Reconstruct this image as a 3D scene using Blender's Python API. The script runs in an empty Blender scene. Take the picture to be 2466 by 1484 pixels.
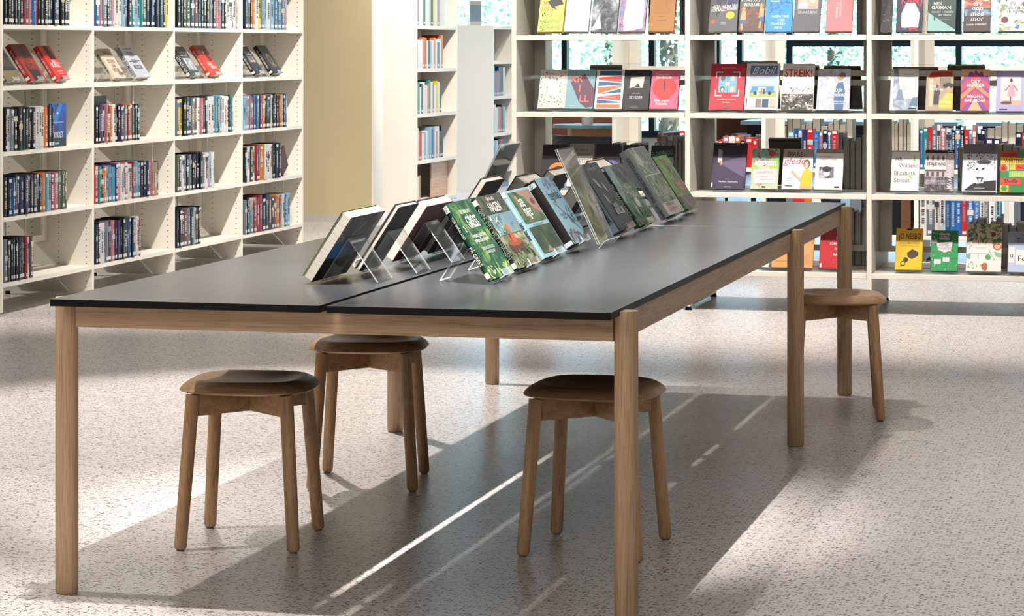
import bpy, bmesh, math, random
from mathutils import Vector, Matrix
random.seed(7)
PI = math.pi
C = bpy.context.scene.collection
sc = bpy.context.scene

# ------------------------------------------------------------------ helpers
def lin(h):
    h = h.lstrip('#')
    if len(h) == 3: h = ''.join(c * 2 for c in h)
    o = []
    for i in (0, 2, 4):
        c = int(h[i:i + 2], 16) / 255
        o.append(c / 12.92 if c <= .04045 else ((c + .055) / 1.055) ** 2.4)
    return (*o, 1)

_m = {}
def printed(h):
    return tuple(x * .72 for x in lin(h)[:3]) + (1,)
def newmat(name):
    m = bpy.data.materials.new(name); m.use_nodes = True
    nt = m.node_tree; b = nt.nodes['Principled BSDF']
    return m, nt, b

def flat(h, rough=.42, spec=.28):
    k = (h, rough, spec)
    if k not in _m:
        m, nt, b = newmat('colour_' + h.strip('#'))
        b.inputs['Base Color'].default_value = printed(h)
        b.inputs['Roughness'].default_value = rough
        b.inputs['Specular IOR Level'].default_value = spec
        _m[k] = m
    return _m[k]

def foliage(c1, c2, c3, scale=40., rough=.4, det=6., sx=1., sz=1.):
    """printed picture of plants or texture: three colours mixed by noise"""
    k = ('F', c1, c2, c3, scale, sx, sz)
    if k not in _m:
        m, nt, b = newmat('print_' + c1.strip('#'))
        tc = nt.nodes.new('ShaderNodeTexCoord'); mp = nt.nodes.new('ShaderNodeMapping')
        mp.inputs['Scale'].default_value = (sx, 1, sz)
        n = nt.nodes.new('ShaderNodeTexNoise'); n.inputs['Scale'].default_value = scale
        n.inputs['Detail'].default_value = det; n.inputs['Roughness'].default_value = .65
        n.inputs['Distortion'].default_value = .6
        r = nt.nodes.new('ShaderNodeValToRGB')
        r.color_ramp.elements[0].position = .36; r.color_ramp.elements[0].color = printed(c1)
        r.color_ramp.elements[1].position = .66; r.color_ramp.elements[1].color = printed(c3)
        e = r.color_ramp.elements.new(.5); e.color = printed(c2)
        L = nt.links.new
        L(tc.outputs['Object'], mp.inputs['Vector']); L(mp.outputs['Vector'], n.inputs['Vector'])
        L(n.outputs['Fac'], r.inputs['Fac']); L(r.outputs['Color'], b.inputs['Base Color'])
        b.inputs['Roughness'].default_value = rough; b.inputs['Specular IOR Level'].default_value = .28
        _m[k] = m
    return _m[k]

def M(c):
    if isinstance(c, bpy.types.Material): return c
    if isinstance(c, tuple): return foliage(*c)
    return flat(c)

class MB:
    """collects faces; build() links them as ONE mesh object"""
    def __init__(s): s.v = []; s.f = []; s.mi = []
    def quad(s, pts, mi=0):
        n = len(s.v); s.v += [tuple(p) for p in pts]; s.f.append(tuple(range(n, n + len(pts)))); s.mi.append(mi)
    def box(s, x0, y0, z0, x1, y1, z1, mi=0, top=None):
        n = len(s.v)
        s.v += [(x0, y0, z0), (x1, y0, z0), (x1, y1, z0), (x0, y1, z0), (x0, y0, z1), (x1, y0, z1), (x1, y1, z1), (x0, y1, z1)]
        for i, f in enumerate(((0, 3, 2, 1), (4, 5, 6, 7), (0, 1, 5, 4), (1, 2, 6, 5), (2, 3, 7, 6), (3, 0, 4, 7))):
            s.f.append(tuple(n + k for k in f)); s.mi.append(mi if i != 1 or top is None else top)
    def prism(s, prof, a0, a1, axis='x', mi=0, cap=None):
        """profile in the other two axes extruded along axis"""
        def P(a, p):
            if axis == 'x': return (a, p[0], p[1])
            if axis == 'y': return (p[0], a, p[1])
            return (p[0], p[1], a)
        n = len(s.v); k = len(prof)
        s.v += [P(a0, p) for p in prof] + [P(a1, p) for p in prof]
        for i in range(k):
            j = (i + 1) % k
            s.f.append((n + i, n + j, n + k + j, n + k + i)); s.mi.append(mi)
        s.f.append(tuple(n + i for i in range(k))[::-1]); s.mi.append(mi if cap is None else cap)
        s.f.append(tuple(n + k + i for i in range(k))); s.mi.append(mi if cap is None else cap)
    def tube(s, pts, rad, seg=16, mi=0):
        """rings along a list of points with a radius each"""
        rad = [rad] * len(pts) if not hasattr(rad, '__len__') else rad
        n = len(s.v); pts = [Vector(p) for p in pts]
        d0 = (pts[-1] - pts[0]).normalized()
        up = Vector((0, 0, 1)) if abs(d0.z) < .9 else Vector((1, 0, 0))
        a = d0.cross(up).normalized(); b = d0.cross(a).normalized()
        for p, r in zip(pts, rad):
            for i in range(seg):
                t = 2 * PI * i / seg
                s.v.append(tuple(p + a * (r * math.cos(t)) + b * (r * math.sin(t))))
        for k in range(len(pts) - 1):
            for i in range(seg):
                j = (i + 1) % seg
                s.f.append((n + k * seg + i, n + k * seg + j, n + (k + 1) * seg + j, n + (k + 1) * seg + i)); s.mi.append(mi)
        s.f.append(tuple(n + i for i in range(seg))); s.mi.append(mi)
        s.f.append(tuple(n + (len(pts) - 1) * seg + i for i in range(seg))[::-1]); s.mi.append(mi)
    def build(s, name, mats, parent=None, loc=None, smooth=False, bevel=0):
        me = bpy.data.meshes.new(name); me.from_pydata(s.v, [], s.f)
        mats = mats if isinstance(mats, (list, tuple)) and not isinstance(mats, str) else [mats]
        for m in mats: me.materials.append(M(m))
        me.polygons.foreach_set('material_index', s.mi)
        bm = bmesh.new(); bm.from_mesh(me); bmesh.ops.recalc_face_normals(bm, faces=bm.faces); bm.to_mesh(me); bm.free()
        if smooth:
            me.polygons.foreach_set('use_smooth', [True] * len(me.polygons))
            try: me.set_sharp_from_angle(angle=math.radians(40))
            except Exception: pass
        o = bpy.data.objects.new(name, me); C.objects.link(o)
        if parent: o.parent = parent
        if loc: o.location = loc
        if bevel:
            md = o.modifiers.new('bevel', 'BEVEL'); md.width = bevel; md.segments = 2; md.limit_method = 'ANGLE'
        return o

def tag(o, label=None, cat=None, group=None, kind=None):
    if label: o['label'] = label
    if cat: o['category'] = cat
    if group: o['group'] = group
    if kind: o['kind'] = kind
    return o

def thing(name, label, cat, loc=(0, 0, 0), rot=(0, 0, 0), group=None):
    o = bpy.data.objects.new(name, None); C.objects.link(o); o.empty_display_size = .1
    o.location = loc; o.rotation_euler = rot
    return tag(o, label, cat, group)

def copy_tree(o, parent=None):
    c = o.copy(); C.objects.link(c)
    if parent: c.parent = parent
    for ch in list(o.children): copy_tree(ch, c)
    return c

def text_mesh(body, size, extrude=0, bold=0., sx=1., shear=0., align='LEFT', spacing=1.):
    cu = bpy.data.curves.new('t', 'FONT'); cu.body = body; cu.size = size; cu.offset = bold * size * .45
    cu.resolution_u = 2; cu.shear = shear; cu.align_x = align; cu.space_character = spacing
    ob = bpy.data.objects.new('t', cu); C.objects.link(ob)
    dg = bpy.context.evaluated_depsgraph_get(); dg.update()
    me = bpy.data.meshes.new_from_object(ob.evaluated_get(dg))
    vs = [(v.co.x * sx, v.co.y) for v in me.vertices]; fs = [tuple(p.vertices) for p in me.polygons]
    bpy.data.objects.remove(ob); bpy.data.curves.remove(cu); bpy.data.meshes.remove(me)
    return vs, fs

# ------------------------------------------------------------------ materials
def mat_laminate(name, base, var=.02, rough=.42):
    m, nt, b = newmat(name); L = nt.links.new
    n = nt.nodes.new('ShaderNodeTexNoise'); n.inputs['Scale'].default_value = 3.5; n.inputs['Detail'].default_value = 3
    tc = nt.nodes.new('ShaderNodeTexCoord'); L(tc.outputs['Object'], n.inputs['Vector'])
    mx = nt.nodes.new('ShaderNodeMix'); mx.data_type = 'RGBA'
    c = lin(base); mx.inputs['A'].default_value = c; mx.inputs['B'].default_value = tuple(x * (1 - var * 3) for x in c[:3]) + (1,)
    L(n.outputs['Fac'], mx.inputs['Factor']); L(mx.outputs['Result'], b.inputs['Base Color'])
    b.inputs['Roughness'].default_value = rough
    return m
CREAM = mat_laminate('cream_laminate', '#e9e3d5')
WALLM = mat_laminate('beige_paint', '#c3b38c', .02, .8)
WHITEP = mat_laminate('white_paint', '#e6e0d4', .01, .7)
CEILM = mat_laminate('ceiling_paint', '#d8d2c8', .01, .9)
NEARW = mat_laminate('grey_paint', '#8f8578', .01, .9)
HOLE = flat('#3b3226', .9)
CHROME = flat('#9a9a98', .25); BLACK = flat('#141414', .5)

def mat_wood(axis, c1='#c4a27f', c2='#dcbc96', name='oak'):
    m, nt, b = newmat('%s_grain_%s' % (name, axis)); L = nt.links.new
    tc = nt.nodes.new('ShaderNodeTexCoord'); mp = nt.nodes.new('ShaderNodeMapping')
    s = {'x': (.75, 26, 26), 'y': (26, .75, 26), 'z': (26, 26, .75)}[axis]
    mp.inputs['Scale'].default_value = s
    n = nt.nodes.new('ShaderNodeTexNoise'); n.inputs['Scale'].default_value = 2.2; n.inputs['Detail'].default_value = 5; n.inputs['Distortion'].default_value = .35
    mp2 = nt.nodes.new('ShaderNodeMapping'); mp2.inputs['Scale'].default_value = tuple(x * 4.5 if x > 2 else x * 5 for x in s)
    n2 = nt.nodes.new('ShaderNodeTexNoise'); n2.inputs['Scale'].default_value = 2.5; n2.inputs['Detail'].default_value = 3
    r = nt.nodes.new('ShaderNodeValToRGB'); r.color_ramp.elements[0].position = .3; r.color_ramp.elements[1].position = .7
    r.color_ramp.elements[0].color = lin(c1); r.color_ramp.elements[1].color = lin(c2)
    r2 = nt.nodes.new('ShaderNodeValToRGB'); r2.color_ramp.elements[0].position = .36; r2.color_ramp.elements[1].position = .5
    r2.color_ramp.elements[0].color = (.70, .64, .58, 1); r2.color_ramp.elements[1].color = (1, 1, 1, 1)
    mx = nt.nodes.new('ShaderNodeMix'); mx.data_type = 'RGBA'; mx.blend_type = 'MULTIPLY'; mx.inputs['Factor'].default_value = .8
    L(tc.outputs['Object'], mp.inputs['Vector']); L(tc.outputs['Object'], mp2.inputs['Vector'])
    L(mp.outputs['Vector'], n.inputs['Vector']); L(mp2.outputs['Vector'], n2.inputs['Vector'])
    L(n.outputs['Fac'], r.inputs['Fac']); L(n2.outputs['Fac'], r2.inputs['Fac'])
    L(r.outputs['Color'], mx.inputs['A']); L(r2.outputs['Color'], mx.inputs['B']); L(mx.outputs['Result'], b.inputs['Base Color'])
    b.inputs['Roughness'].default_value = .48 if name == 'oak' else .38
    return m
OAKX, OAKY, OAKZ = (mat_wood(a) for a in 'xyz')
SEATX = mat_wood('x', '#b58d65', '#d2ac80', 'seat_oak'); SEATZ = mat_wood('z', '#b58d65', '#d2ac80', 'seat_oak')

def mat_terrazzo():
    m, nt, b = newmat('terrazzo'); L = nt.links.new
    tc = nt.nodes.new('ShaderNodeTexCoord')
    nz = nt.nodes.new('ShaderNodeTexNoise'); nz.inputs['Scale'].default_value = 130; nz.inputs['Detail'].default_value = 2
    sub = nt.nodes.new('ShaderNodeVectorMath'); sub.operation = 'SUBTRACT'; sub.inputs[1].default_value = (.5, .5, .5)
    mul = nt.nodes.new('ShaderNodeVectorMath'); mul.operation = 'SCALE'; mul.inputs['Scale'].default_value = .017
    add = nt.nodes.new('ShaderNodeVectorMath'); add.operation = 'ADD'
    L(tc.outputs['Object'], nz.inputs['Vector']); L(nz.outputs['Color'], sub.inputs[0]); L(sub.outputs[0], mul.inputs[0])
    L(tc.outputs['Object'], add.inputs[0]); L(mul.outputs[0], add.inputs[1])
    base = lin('#ddd5d1')
    prev = None
    for sca, thr, off in ((82, .0057, 0), (120, .0032, 3.3)):
        mp = nt.nodes.new('ShaderNodeMapping'); mp.inputs['Location'].default_value = (off, off * .7, 0)
        mp.inputs['Rotation'].default_value = (0, 0, off); mp.inputs['Scale'].default_value = (1, 1.25, 1)
        v = nt.nodes.new('ShaderNodeTexVoronoi'); v.voronoi_dimensions = '2D'; v.inputs['Scale'].default_value = sca; v.inputs['Randomness'].default_value = 1
        L(add.outputs[0], mp.inputs['Vector']); L(mp.outputs['Vector'], v.inputs['Vector'])
        # per-cell random size
        sep = nt.nodes.new('ShaderNodeSeparateColor'); L(v.outputs['Color'], sep.inputs['Color'])
        mr = nt.nodes.new('ShaderNodeMapRange'); mr.inputs['From Min'].default_value = .36; mr.inputs['From Max'].default_value = 1
        mr.inputs['To Min'].default_value = 0; mr.inputs['To Max'].default_value = thr * sca
        L(sep.outputs['Red'], mr.inputs['Value'])
        lt = nt.nodes.new('ShaderNodeMath'); lt.operation = 'SUBTRACT'; L(mr.outputs['Result'], lt.inputs[0]); L(v.outputs['Distance'], lt.inputs[1])
        k = nt.nodes.new('ShaderNodeMath'); k.operation = 'MULTIPLY'; k.use_clamp = True; k.inputs[1].default_value = 12; L(lt.outputs[0], k.inputs[0])
        mx = nt.nodes.new('ShaderNodeMix'); mx.data_type = 'RGBA'; L(k.outputs[0], mx.inputs['Factor'])
        if prev is None: mx.inputs['A'].default_value = base
        else: L(prev, mx.inputs['A'])
        cr = nt.nodes.new('ShaderNodeValToRGB'); cr.color_ramp.elements[0].color = lin('#1d1918'); cr.color_ramp.elements[1].color = lin('#5d544f')
        cr.color_ramp.elements[0].position = .35; cr.color_ramp.elements[1].position = .95
        L(sep.outputs['Green'], cr.inputs['Fac']); L(cr.outputs['Color'], mx.inputs['B'])
        prev = mx.outputs['Result']
    # faint tonal clouding
    n3 = nt.nodes.new('ShaderNodeTexNoise'); n3.inputs['Scale'].default_value = 25; n3.inputs['Detail'].default_value = 5
    L(tc.outputs['Object'], n3.inputs['Vector'])
    r3 = nt.nodes.new('ShaderNodeValToRGB'); r3.color_ramp.elements[0].color = (.9, .9, .9, 1); r3.color_ramp.elements[1].color = (1, 1, 1, 1)
    L(n3.outputs['Fac'], r3.inputs['Fac'])
    mm = nt.nodes.new('ShaderNodeMix'); mm.data_type = 'RGBA'; mm.blend_type = 'MULTIPLY'; mm.inputs['Factor'].default_value = 1
    L(prev, mm.inputs['A']); L(r3.outputs['Color'], mm.inputs['B']); L(mm.outputs['Result'], b.inputs['Base Color'])
    b.inputs['Roughness'].default_value = .33; b.inputs['Specular IOR Level'].default_value = .42
    return m
TERR = mat_terrazzo()

def mat_linoleum():
    m, nt, b = newmat('grey_linoleum'); L = nt.links.new
    tc = nt.nodes.new('ShaderNodeTexCoord'); n = nt.nodes.new('ShaderNodeTexNoise'); n.inputs['Scale'].default_value = 220; n.inputs['Detail'].default_value = 2
    L(tc.outputs['Object'], n.inputs['Vector'])
    r = nt.nodes.new('ShaderNodeValToRGB'); r.color_ramp.elements[0].color = lin('#3b3d40'); r.color_ramp.elements[1].color = lin('#444649')
    L(n.outputs['Fac'], r.inputs['Fac']); L(r.outputs['Color'], b.inputs['Base Color'])
    b.inputs['Roughness'].default_value = .25; b.inputs['Specular IOR Level'].default_value = .6
    return m
LINO = mat_linoleum(); EDGE = flat('#0b0b0d', .5)

def mat_clear(name, tint, gloss, rough=.02):
    m = bpy.data.materials.new(name); m.use_nodes = True; nt = m.node_tree; nt.nodes.clear(); L = nt.links.new
    out = nt.nodes.new('ShaderNodeOutputMaterial'); mx = nt.nodes.new('ShaderNodeMixShader')
    t = nt.nodes.new('ShaderNodeBsdfTransparent'); t.inputs['Color'].default_value = tint
    g = nt.nodes.new('ShaderNodeBsdfGlossy'); g.inputs['Roughness'].default_value = rough; g.inputs['Color'].default_value = (1, 1, 1, 1)
    fr = nt.nodes.new('ShaderNodeFresnel'); fr.inputs['IOR'].default_value = 1.45
    k = nt.nodes.new('ShaderNodeMath'); k.operation = 'MULTIPLY'; k.inputs[1].default_value = gloss; k.use_clamp = True
    L(fr.outputs[0], k.inputs[0]); L(k.outputs[0], mx.inputs['Fac']); L(t.outputs[0], mx.inputs[1]); L(g.outputs[0], mx.inputs[2]); L(mx.outputs[0], out.inputs['Surface'])
    return m
ACRYL = mat_clear('clear_acrylic', (.98, .985, .985, 1), .3)
GLASS = mat_clear('window_glass', (.86, .94, .97, 1), 1.)
def mat_edge():  # bright glow of the acrylic edges is put into a whitish colour
    m = bpy.data.materials.new('acrylic_edge'); m.use_nodes = True; nt = m.node_tree; nt.nodes.clear(); L = nt.links.new
    out = nt.nodes.new('ShaderNodeOutputMaterial'); mx = nt.nodes.new('ShaderNodeMixShader'); mx.inputs['Fac'].default_value = .55
    t = nt.nodes.new('ShaderNodeBsdfTransparent'); d = nt.nodes.new('ShaderNodeBsdfDiffuse'); d.inputs['Color'].default_value = (.85, .88, .88, 1)
    L(t.outputs[0], mx.inputs[1]); L(d.outputs[0], mx.inputs[2]); L(mx.outputs[0], out.inputs['Surface'])
    return m
AEDGE = mat_edge()

# ------------------------------------------------------------------ setting
def struct(name, mb, mats, **k):
    o = mb.build(name, mats, **k); o['kind'] = 'structure'; return o
b = MB(); b.box(-12, -9, -.1, 9, 23, 0); struct('floor', b, TERR)
b = MB(); b.box(-12, -9, 4.4, 9, 23, 4.5); struct('ceiling', b, CEILM)
b = MB(); b.box(-12.1, -9, 0, -12, 23, 4.4); struct('wall_left', b, WHITEP)
b = MB(); b.box(9, -9, 0, 9.1, 23, 4.4); struct('wall_right', b, WHITEP)
b = MB(); b.box(-12, -9.1, 0, 9, -9, 4.4); struct('wall_near', b, NEARW)
# beige wall pier with its cream return
b = MB(); b.box(-7.2, 13.6, 0, -3.35, 13.85, 4.4); struct('wall_beige', b, WALLM)
b = MB(); b.box(-3.35, 13.602, 0, -3.335, 13.85, 4.4); struct('trim_2', b, WHITEP)
b = MB(); b.box(-7.2, 13.585, 0, -3.335, 13.6, .06); struct('baseboard_beige', b, flat('#d8d0c2'))
# far window wall
WV = 23.0
mull = [-8.0, -6.7, -5.4, -4.0, -3.01, -2.28, -2.03, -1.48, .35, 2.2, 4.0]
b = MB(); b.box(-12, WV, 0, 9, WV + .25, .35); b.box(-12, WV, 3.5, 9, WV + .25, 4.4); b.box(-12, WV, .35, -8.0, WV + .25, 3.5); b.box(4.0, WV, .35, 9, WV + .25, 3.5)
struct('wall_far', b, WHITEP)
DARKF = flat('#16323c', .4)
for i in range(len(mull) - 1):
    a, c = mull[i], mull[i + 1]
    m_ = MB(); w = .05
    m_.box(a, WV - .02, .35, a + w, WV + .12, 3.5); m_.box(c - .012, WV - .02, .35, c, WV + .12, 3.5)
    m_.box(a + w, WV - .02, .35, c - .012, WV + .12, .42); m_.box(a + w, WV - .02, 3.42, c - .012, WV + .12, 3.5)
    if a > -1.6: m_.box(a + w, WV - .02, 1.355, c - .012, WV + .12, 1.425)
    fr = struct('window_%d' % (i + 1), m_, DARKF)
    g = MB(); g.box(a + w, WV + .04, .42, c - .012, WV + .05, 3.42); g.build('window_pane', GLASS, fr)

# outside: lawn and trees
b = MB(); b.box(-40, WV + .3, -.4, 40, 75, -.3); o = struct('ground', b, foliage('#7d9a5a', '#93ad6b', '#b9c98c', 2.))
LEAF = [foliage('#8cc4b8', '#b4dcd2', '#dff2ea', 3.), foliage('#9cd0ac', '#c4e6cc', '#e6f6e8', 3.), foliage('#a8d6cc', '#d2eeea', '#f2fbf8', 3.)]
BARK = flat('#5a5148', .8)
def make_tree(seed, h, r, leaf):
    rnd = random.Random(seed)
    t = thing('garden_tree', 'x', 'tree')
    tb = MB(); tb.tube([(0, 0, 0), (.05, .03, h * .35), (0, .1, h * .7)], [.16, .12, .06], 10)
    for k in range(5):
        a = rnd.uniform(0, 2 * PI); z = h * rnd.uniform(.3, .55)
        tb.tube([(0, 0, z), (math.cos(a) * r * .5, math.sin(a) * r * .5, z + h * .2)], [.06, .02], 6)
    tb.build('trunk', BARK, t, smooth=True)
    lb = MB()
    for k in range(6500):
        u = rnd.random() ** .4; a = rnd.uniform(0, 2 * PI); c = rnd.uniform(-1, 1)
        s_ = math.sqrt(1 - c * c)
        p = Vector((u * r * s_ * math.cos(a), u * r * s_ * math.sin(a), h * .52 + u * c * h * .46))
        L_ = rnd.uniform(.05, .11); a2 = Vector((rnd.uniform(-1, 1), rnd.uniform(-1, 1), rnd.uniform(-1, 1))).normalized()
        b2 = a2.cross(Vector((rnd.uniform(-1, 1), rnd.uniform(-1, 1), 1))).normalized()
        lb.quad([p, p + a2 * L_ * .6 + b2 * L_ * .3, p + a2 * L_ * 1.3, p + a2 * L_ * .6 - b2 * L_ * .3], rnd.randrange(3))
    lb.build('foliage', LEAF, t)
    return t
protos = [make_tree(11, 5.4, 1.75, 0), make_tree(5, 6.0, 1.8, 0)]
tspots = [(-7.9, 31), (-4.3, 31), (-.7, 31), (2.9, 31), (-9.6, 35.5), (-6.1, 35.5), (-2.5, 35.5), (1.1, 35.5)]
side = ['seen over the short bookcase', 'nearest behind the left display bay', 'nearest behind the middle display bay', 'nearest behind the right display bay', 'farther off, left of the short bookcase', 'farther off beside the short bookcase', 'farther off behind the left display bay', 'farther off behind the middle display bay']
for i, (x, y) in enumerate(tspots):
    t = protos[i] if i < 2 else copy_tree(protos[i % 2])
    t.location = (x, y, -.3); t.rotation_euler = (0, 0, i * 1.3); t['group'] = 'trees outside the windows'
    t['label'] = 'pale green sunlit tree ' + side[i]

# ------------------------------------------------------------------ the long table
TW, TL, TH = 1.391, 4.478, .74
SLAB = .0175
tbl = thing('library_table', 'long double oak library table with four dark grey linoleum tops and six round legs', 'table')
def round_slab(x0, y0, x1, y1):
    m_ = MB(); m_.box(x0, y0, TH - SLAB, x1, y1, TH, 1, top=0); return m_
sx = TW / 2; XM = 2.985
for (x0, x1) in ((0, sx - .009), (sx + .009, TW)):
    for (y0, y1) in ((0, XM - .0015), (XM + .0015, TL)):
        o = round_slab(x0, y0, x1, y1).build('table_top', [LINO, EDGE], tbl, bevel=.0012)
def table_leg(x, y, side):
    m_ = MB(); r = .0283; zt = TH - SLAB - .0005
    m_.tube([(x, y, .0), (x, y, .006), (x, y, zt)], [r * .86, r, r], 40)
    # half-moon that rises beside the slab edge
    xe = TW + .0008 if side > 0 else -.0008
    pts = []
    for i in range(41):
        a = -PI / 2 + PI * i / 40
        px = x + side * r * math.cos(a); py = y + r * math.sin(a)
        if (px - xe) * side > 0: pts.append((px, py))
    m_.prism([(xe, pts[0][1])] + pts + [(xe, pts[-1][1])], zt - .002, TH - .007, 'z')
    return m_
for y in (.127, XM, TL - .127):
    for s in (-1, 1):
        table_leg(-.011 if s < 0 else TW + .011, y, s).build('leg', OAKZ, tbl, smooth=True)
AZ0, AZ1 = .661, TH - SLAB
for (x0, x1) in ((.002, .024), (TW - .024, TW - .002)):
    for (y0, y1) in ((0.001, .127 - .0285), (.127 + .0285, XM - .0285), (XM + .0285, TL - .127 - .0285), (TL - .127 + .0285, TL - .001))[1:3]:
        m_ = MB(); m_.box(x0, y0, AZ0, x1, y1, AZ1 - .0005); m_.build('side_apron', OAKY, tbl)
for i, y in enumerate((.115, TL - .14)):
    m_ = MB(); m_.box(.0175, y, AZ0, TW - .0175, y + .024, AZ1 - .0005); m_.build('end_apron', OAKX, tbl)
for y in (1.89, XM + .0):
    m_ = MB(); m_.box(.025, y - .02, AZ0 + .01, TW - .025, y + .02, AZ1 - .0005); m_.build('cross_rail', OAKX, tbl)

# ------------------------------------------------------------------ stools
def make_stool():
    t = thing('wooden_stool', 'x', 'stool')
    # seat: rounded square, dished, with an undercut rim
    hw, hd = .183, .178; zt = .45
    prof = [(.0, zt - .0165), (.25, zt - .0155), (.45, zt - .012), (.62, zt - .006), (.72, zt - .0015), (.785, zt), (.85, zt - .0032), (.92, zt - .0105), (.975, zt - .0195), (1.0, zt - .0265), (.985, zt - .0295), (.9, zt - .0345), (.8, zt - .035), (0, zt - .035)]
    N = 72; v = []; f = []
    for (r, z) in prof:
        for i in range(N):
            a = 2 * PI * i / N; c, s = math.cos(a), math.sin(a); e = 2 / 3.3
            v.append((hw * r * math.copysign(abs(c) ** e, c), hd * r * math.copysign(abs(s) ** e, s), z))
    for k in range(len(prof) - 1):
        for i in range(N):
            j = (i + 1) % N; f.append((k * N + i, k * N + j, (k + 1) * N + j, (k + 1) * N + i))
    m_ = MB(); m_.v = v; m_.f = f; m_.mi = [0] * len(f)
    m_.build('seat', SEATX, t, smooth=True)
    for (lx, ly, tx, ty) in [(sx_ * .155, sy_ * .172, sx_ * .128, sy_ * .137) for sx_ in (-1, 1) for sy_ in (-1, 1)]:
        m_ = MB(); P = lambda z: (lx + (tx - lx) * z / .42, ly + (ty - ly) * z / .42, z)
        m_.tube([P(.004), P(.008), P(.014), P(.2), P(.4145)], [.0135, .0162, .0172, .0182, .0188], 28)
        lg = m_.build('leg', SEATZ, t, smooth=True)
        g = MB(); g.tube([P(0), P(.0065)], .0100, 16); g.build('glide', flat('#8d857a', .6), lg)
    for s in (1, -1):
        m_ = MB(); L_ = math.hypot(.128, .137); a = math.atan2(.137 * s, .128)
        d = Vector((math.cos(a), math.sin(a), 0)); n = Vector((-d.y, d.x, 0)) * .0105
        q = L_ - .012
        for (p0, p1) in (((-q), q),):
            A = d * p0; B = d * p1; z0 = .357; z1 = .4145
            zz = .0 if s > 0 else .0004
            pts = [A - n, B - n, B + n, A + n]
            k = len(m_.v); m_.v += [(p.x, p.y, z0 + zz) for p in pts] + [(p.x, p.y, z1 - zz) for p in pts]
            for f_ in ((0, 3, 2, 1), (4, 5, 6, 7), (0, 1, 5, 4), (1, 2, 6, 5), (2, 3, 7, 6), (3, 0, 4, 7)):
                m_.f.append(tuple(k + w for w in f_)); m_.mi.append(0)
        m_.build('cross_brace', SEATX, t)
    return t
st = make_stool()
stl = [(.192, .907, 7, 'brown oak stool in front of the table end, left of centre, nearest one fully visible'),
       (.219, 1.923, 10, 'brown oak stool behind the front left stool, seat partly hidden by the table apron'),
       (1.133, 1.025, -2, 'brown oak stool half hidden behind the near right table leg'),
       (1.44, 3.80, 8, 'brown oak stool at the far right of the table with a sunlit seat edge')]
for i, (x, y, r, lb) in enumerate(stl):
    o = st if i == 0 else copy_tree(st)
    o.location = (x, y, 0); o.rotation_euler = (0, 0, math.radians(r)); o['label'] = lb; o['group'] = 'stools around the table'

# ------------------------------------------------------------------ bookcases
PT = .025   # panel thickness
def dots(m_, pts, r=.0022, mi=1, axis='y', off=0.):
    for p in pts:
        x, y, z = p
        if axis == 'y': m_.quad([(x - r, y, z - r), (x + r, y, z - r), (x + r, y, z + r), (x - r, y, z + r)], mi)
        else: m_.quad([(x, y - r, z - r), (x, y + r, z - r), (x, y + r, z + r), (x, y - r, z + r)], mi)

def case_v(label, V0, V1, UF, depth, tops, hgt, first, holes=True, group='cream bookcases along the left'):
    """bay whose shelves run along V and open towards +U; UF = front plane"""
    t = thing('bookcase', label, 'bookcase', (UF, V0, 0), group=group)
    UB = -depth
    def side(y):
        m_ = MB(); m_.box(UB, y, .02, 0, y + PT, hgt)
        if holes:
            for u in (-.035, -.195, -.35, -.49):
                pts = [(u, y - .0006, .05 + .032 * k) for k in range(int((hgt - .1) / .032))]
                dots(m_, pts, .0026)
        p = m_.build('side_panel', [CREAM, HOLE], t)
        for u in (-.03, UB + .03):
            g = MB(); g.tube([(u, y + PT / 2, 0), (u, y + PT / 2, .021)], [.016, .012], 12); g.build('foot', BLACK, p)
    L_ = V1 - V0
    if first: side(-PT)
    side(L_ - PT)
    for z in tops:
        m_ = MB(); m_.box(-.255, 0.001, z - .022, .004, L_ - PT - .001, z); m_.build('shelf', CREAM, t)
        m_ = MB(); m_.box(UB - .004, 0.001, z - .022, -.285, L_ - PT - .001, z); m_.build('shelf', CREAM, t)
    for (z0, z1) in ((.30, 1.17), (1.2, hgt - .02)):
        m_ = MB(); w = .035
        m_.box(-.277, .001, z0, -.262, .06, z1); m_.box(-.277, L_ - PT - .06, z0, -.262, L_ - PT - .001, z1)
        m_.box(-.277, .06, z0, -.262, L_ - PT - .06, z0 + w); m_.box(-.277, .06, z1 - w, -.262, L_ - PT - .06, z1)
        m_.build('back_frame', CREAM, t)
    return t
UL = -3.05
VB = [6.33, 7.485, 8.69, 9.86, 11.06]
LT = [.168, .497, .826, 1.156, 1.465, 1.80]
nm = ['nearest', 'second', 'third', 'farthest']
for i in range(4):
    case_v('cream open bookcase with drilled side panels, %s bay of the left row' % nm[i], VB[i], VB[i + 1], UL, .53, LT, 2.15, i == 0)

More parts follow.
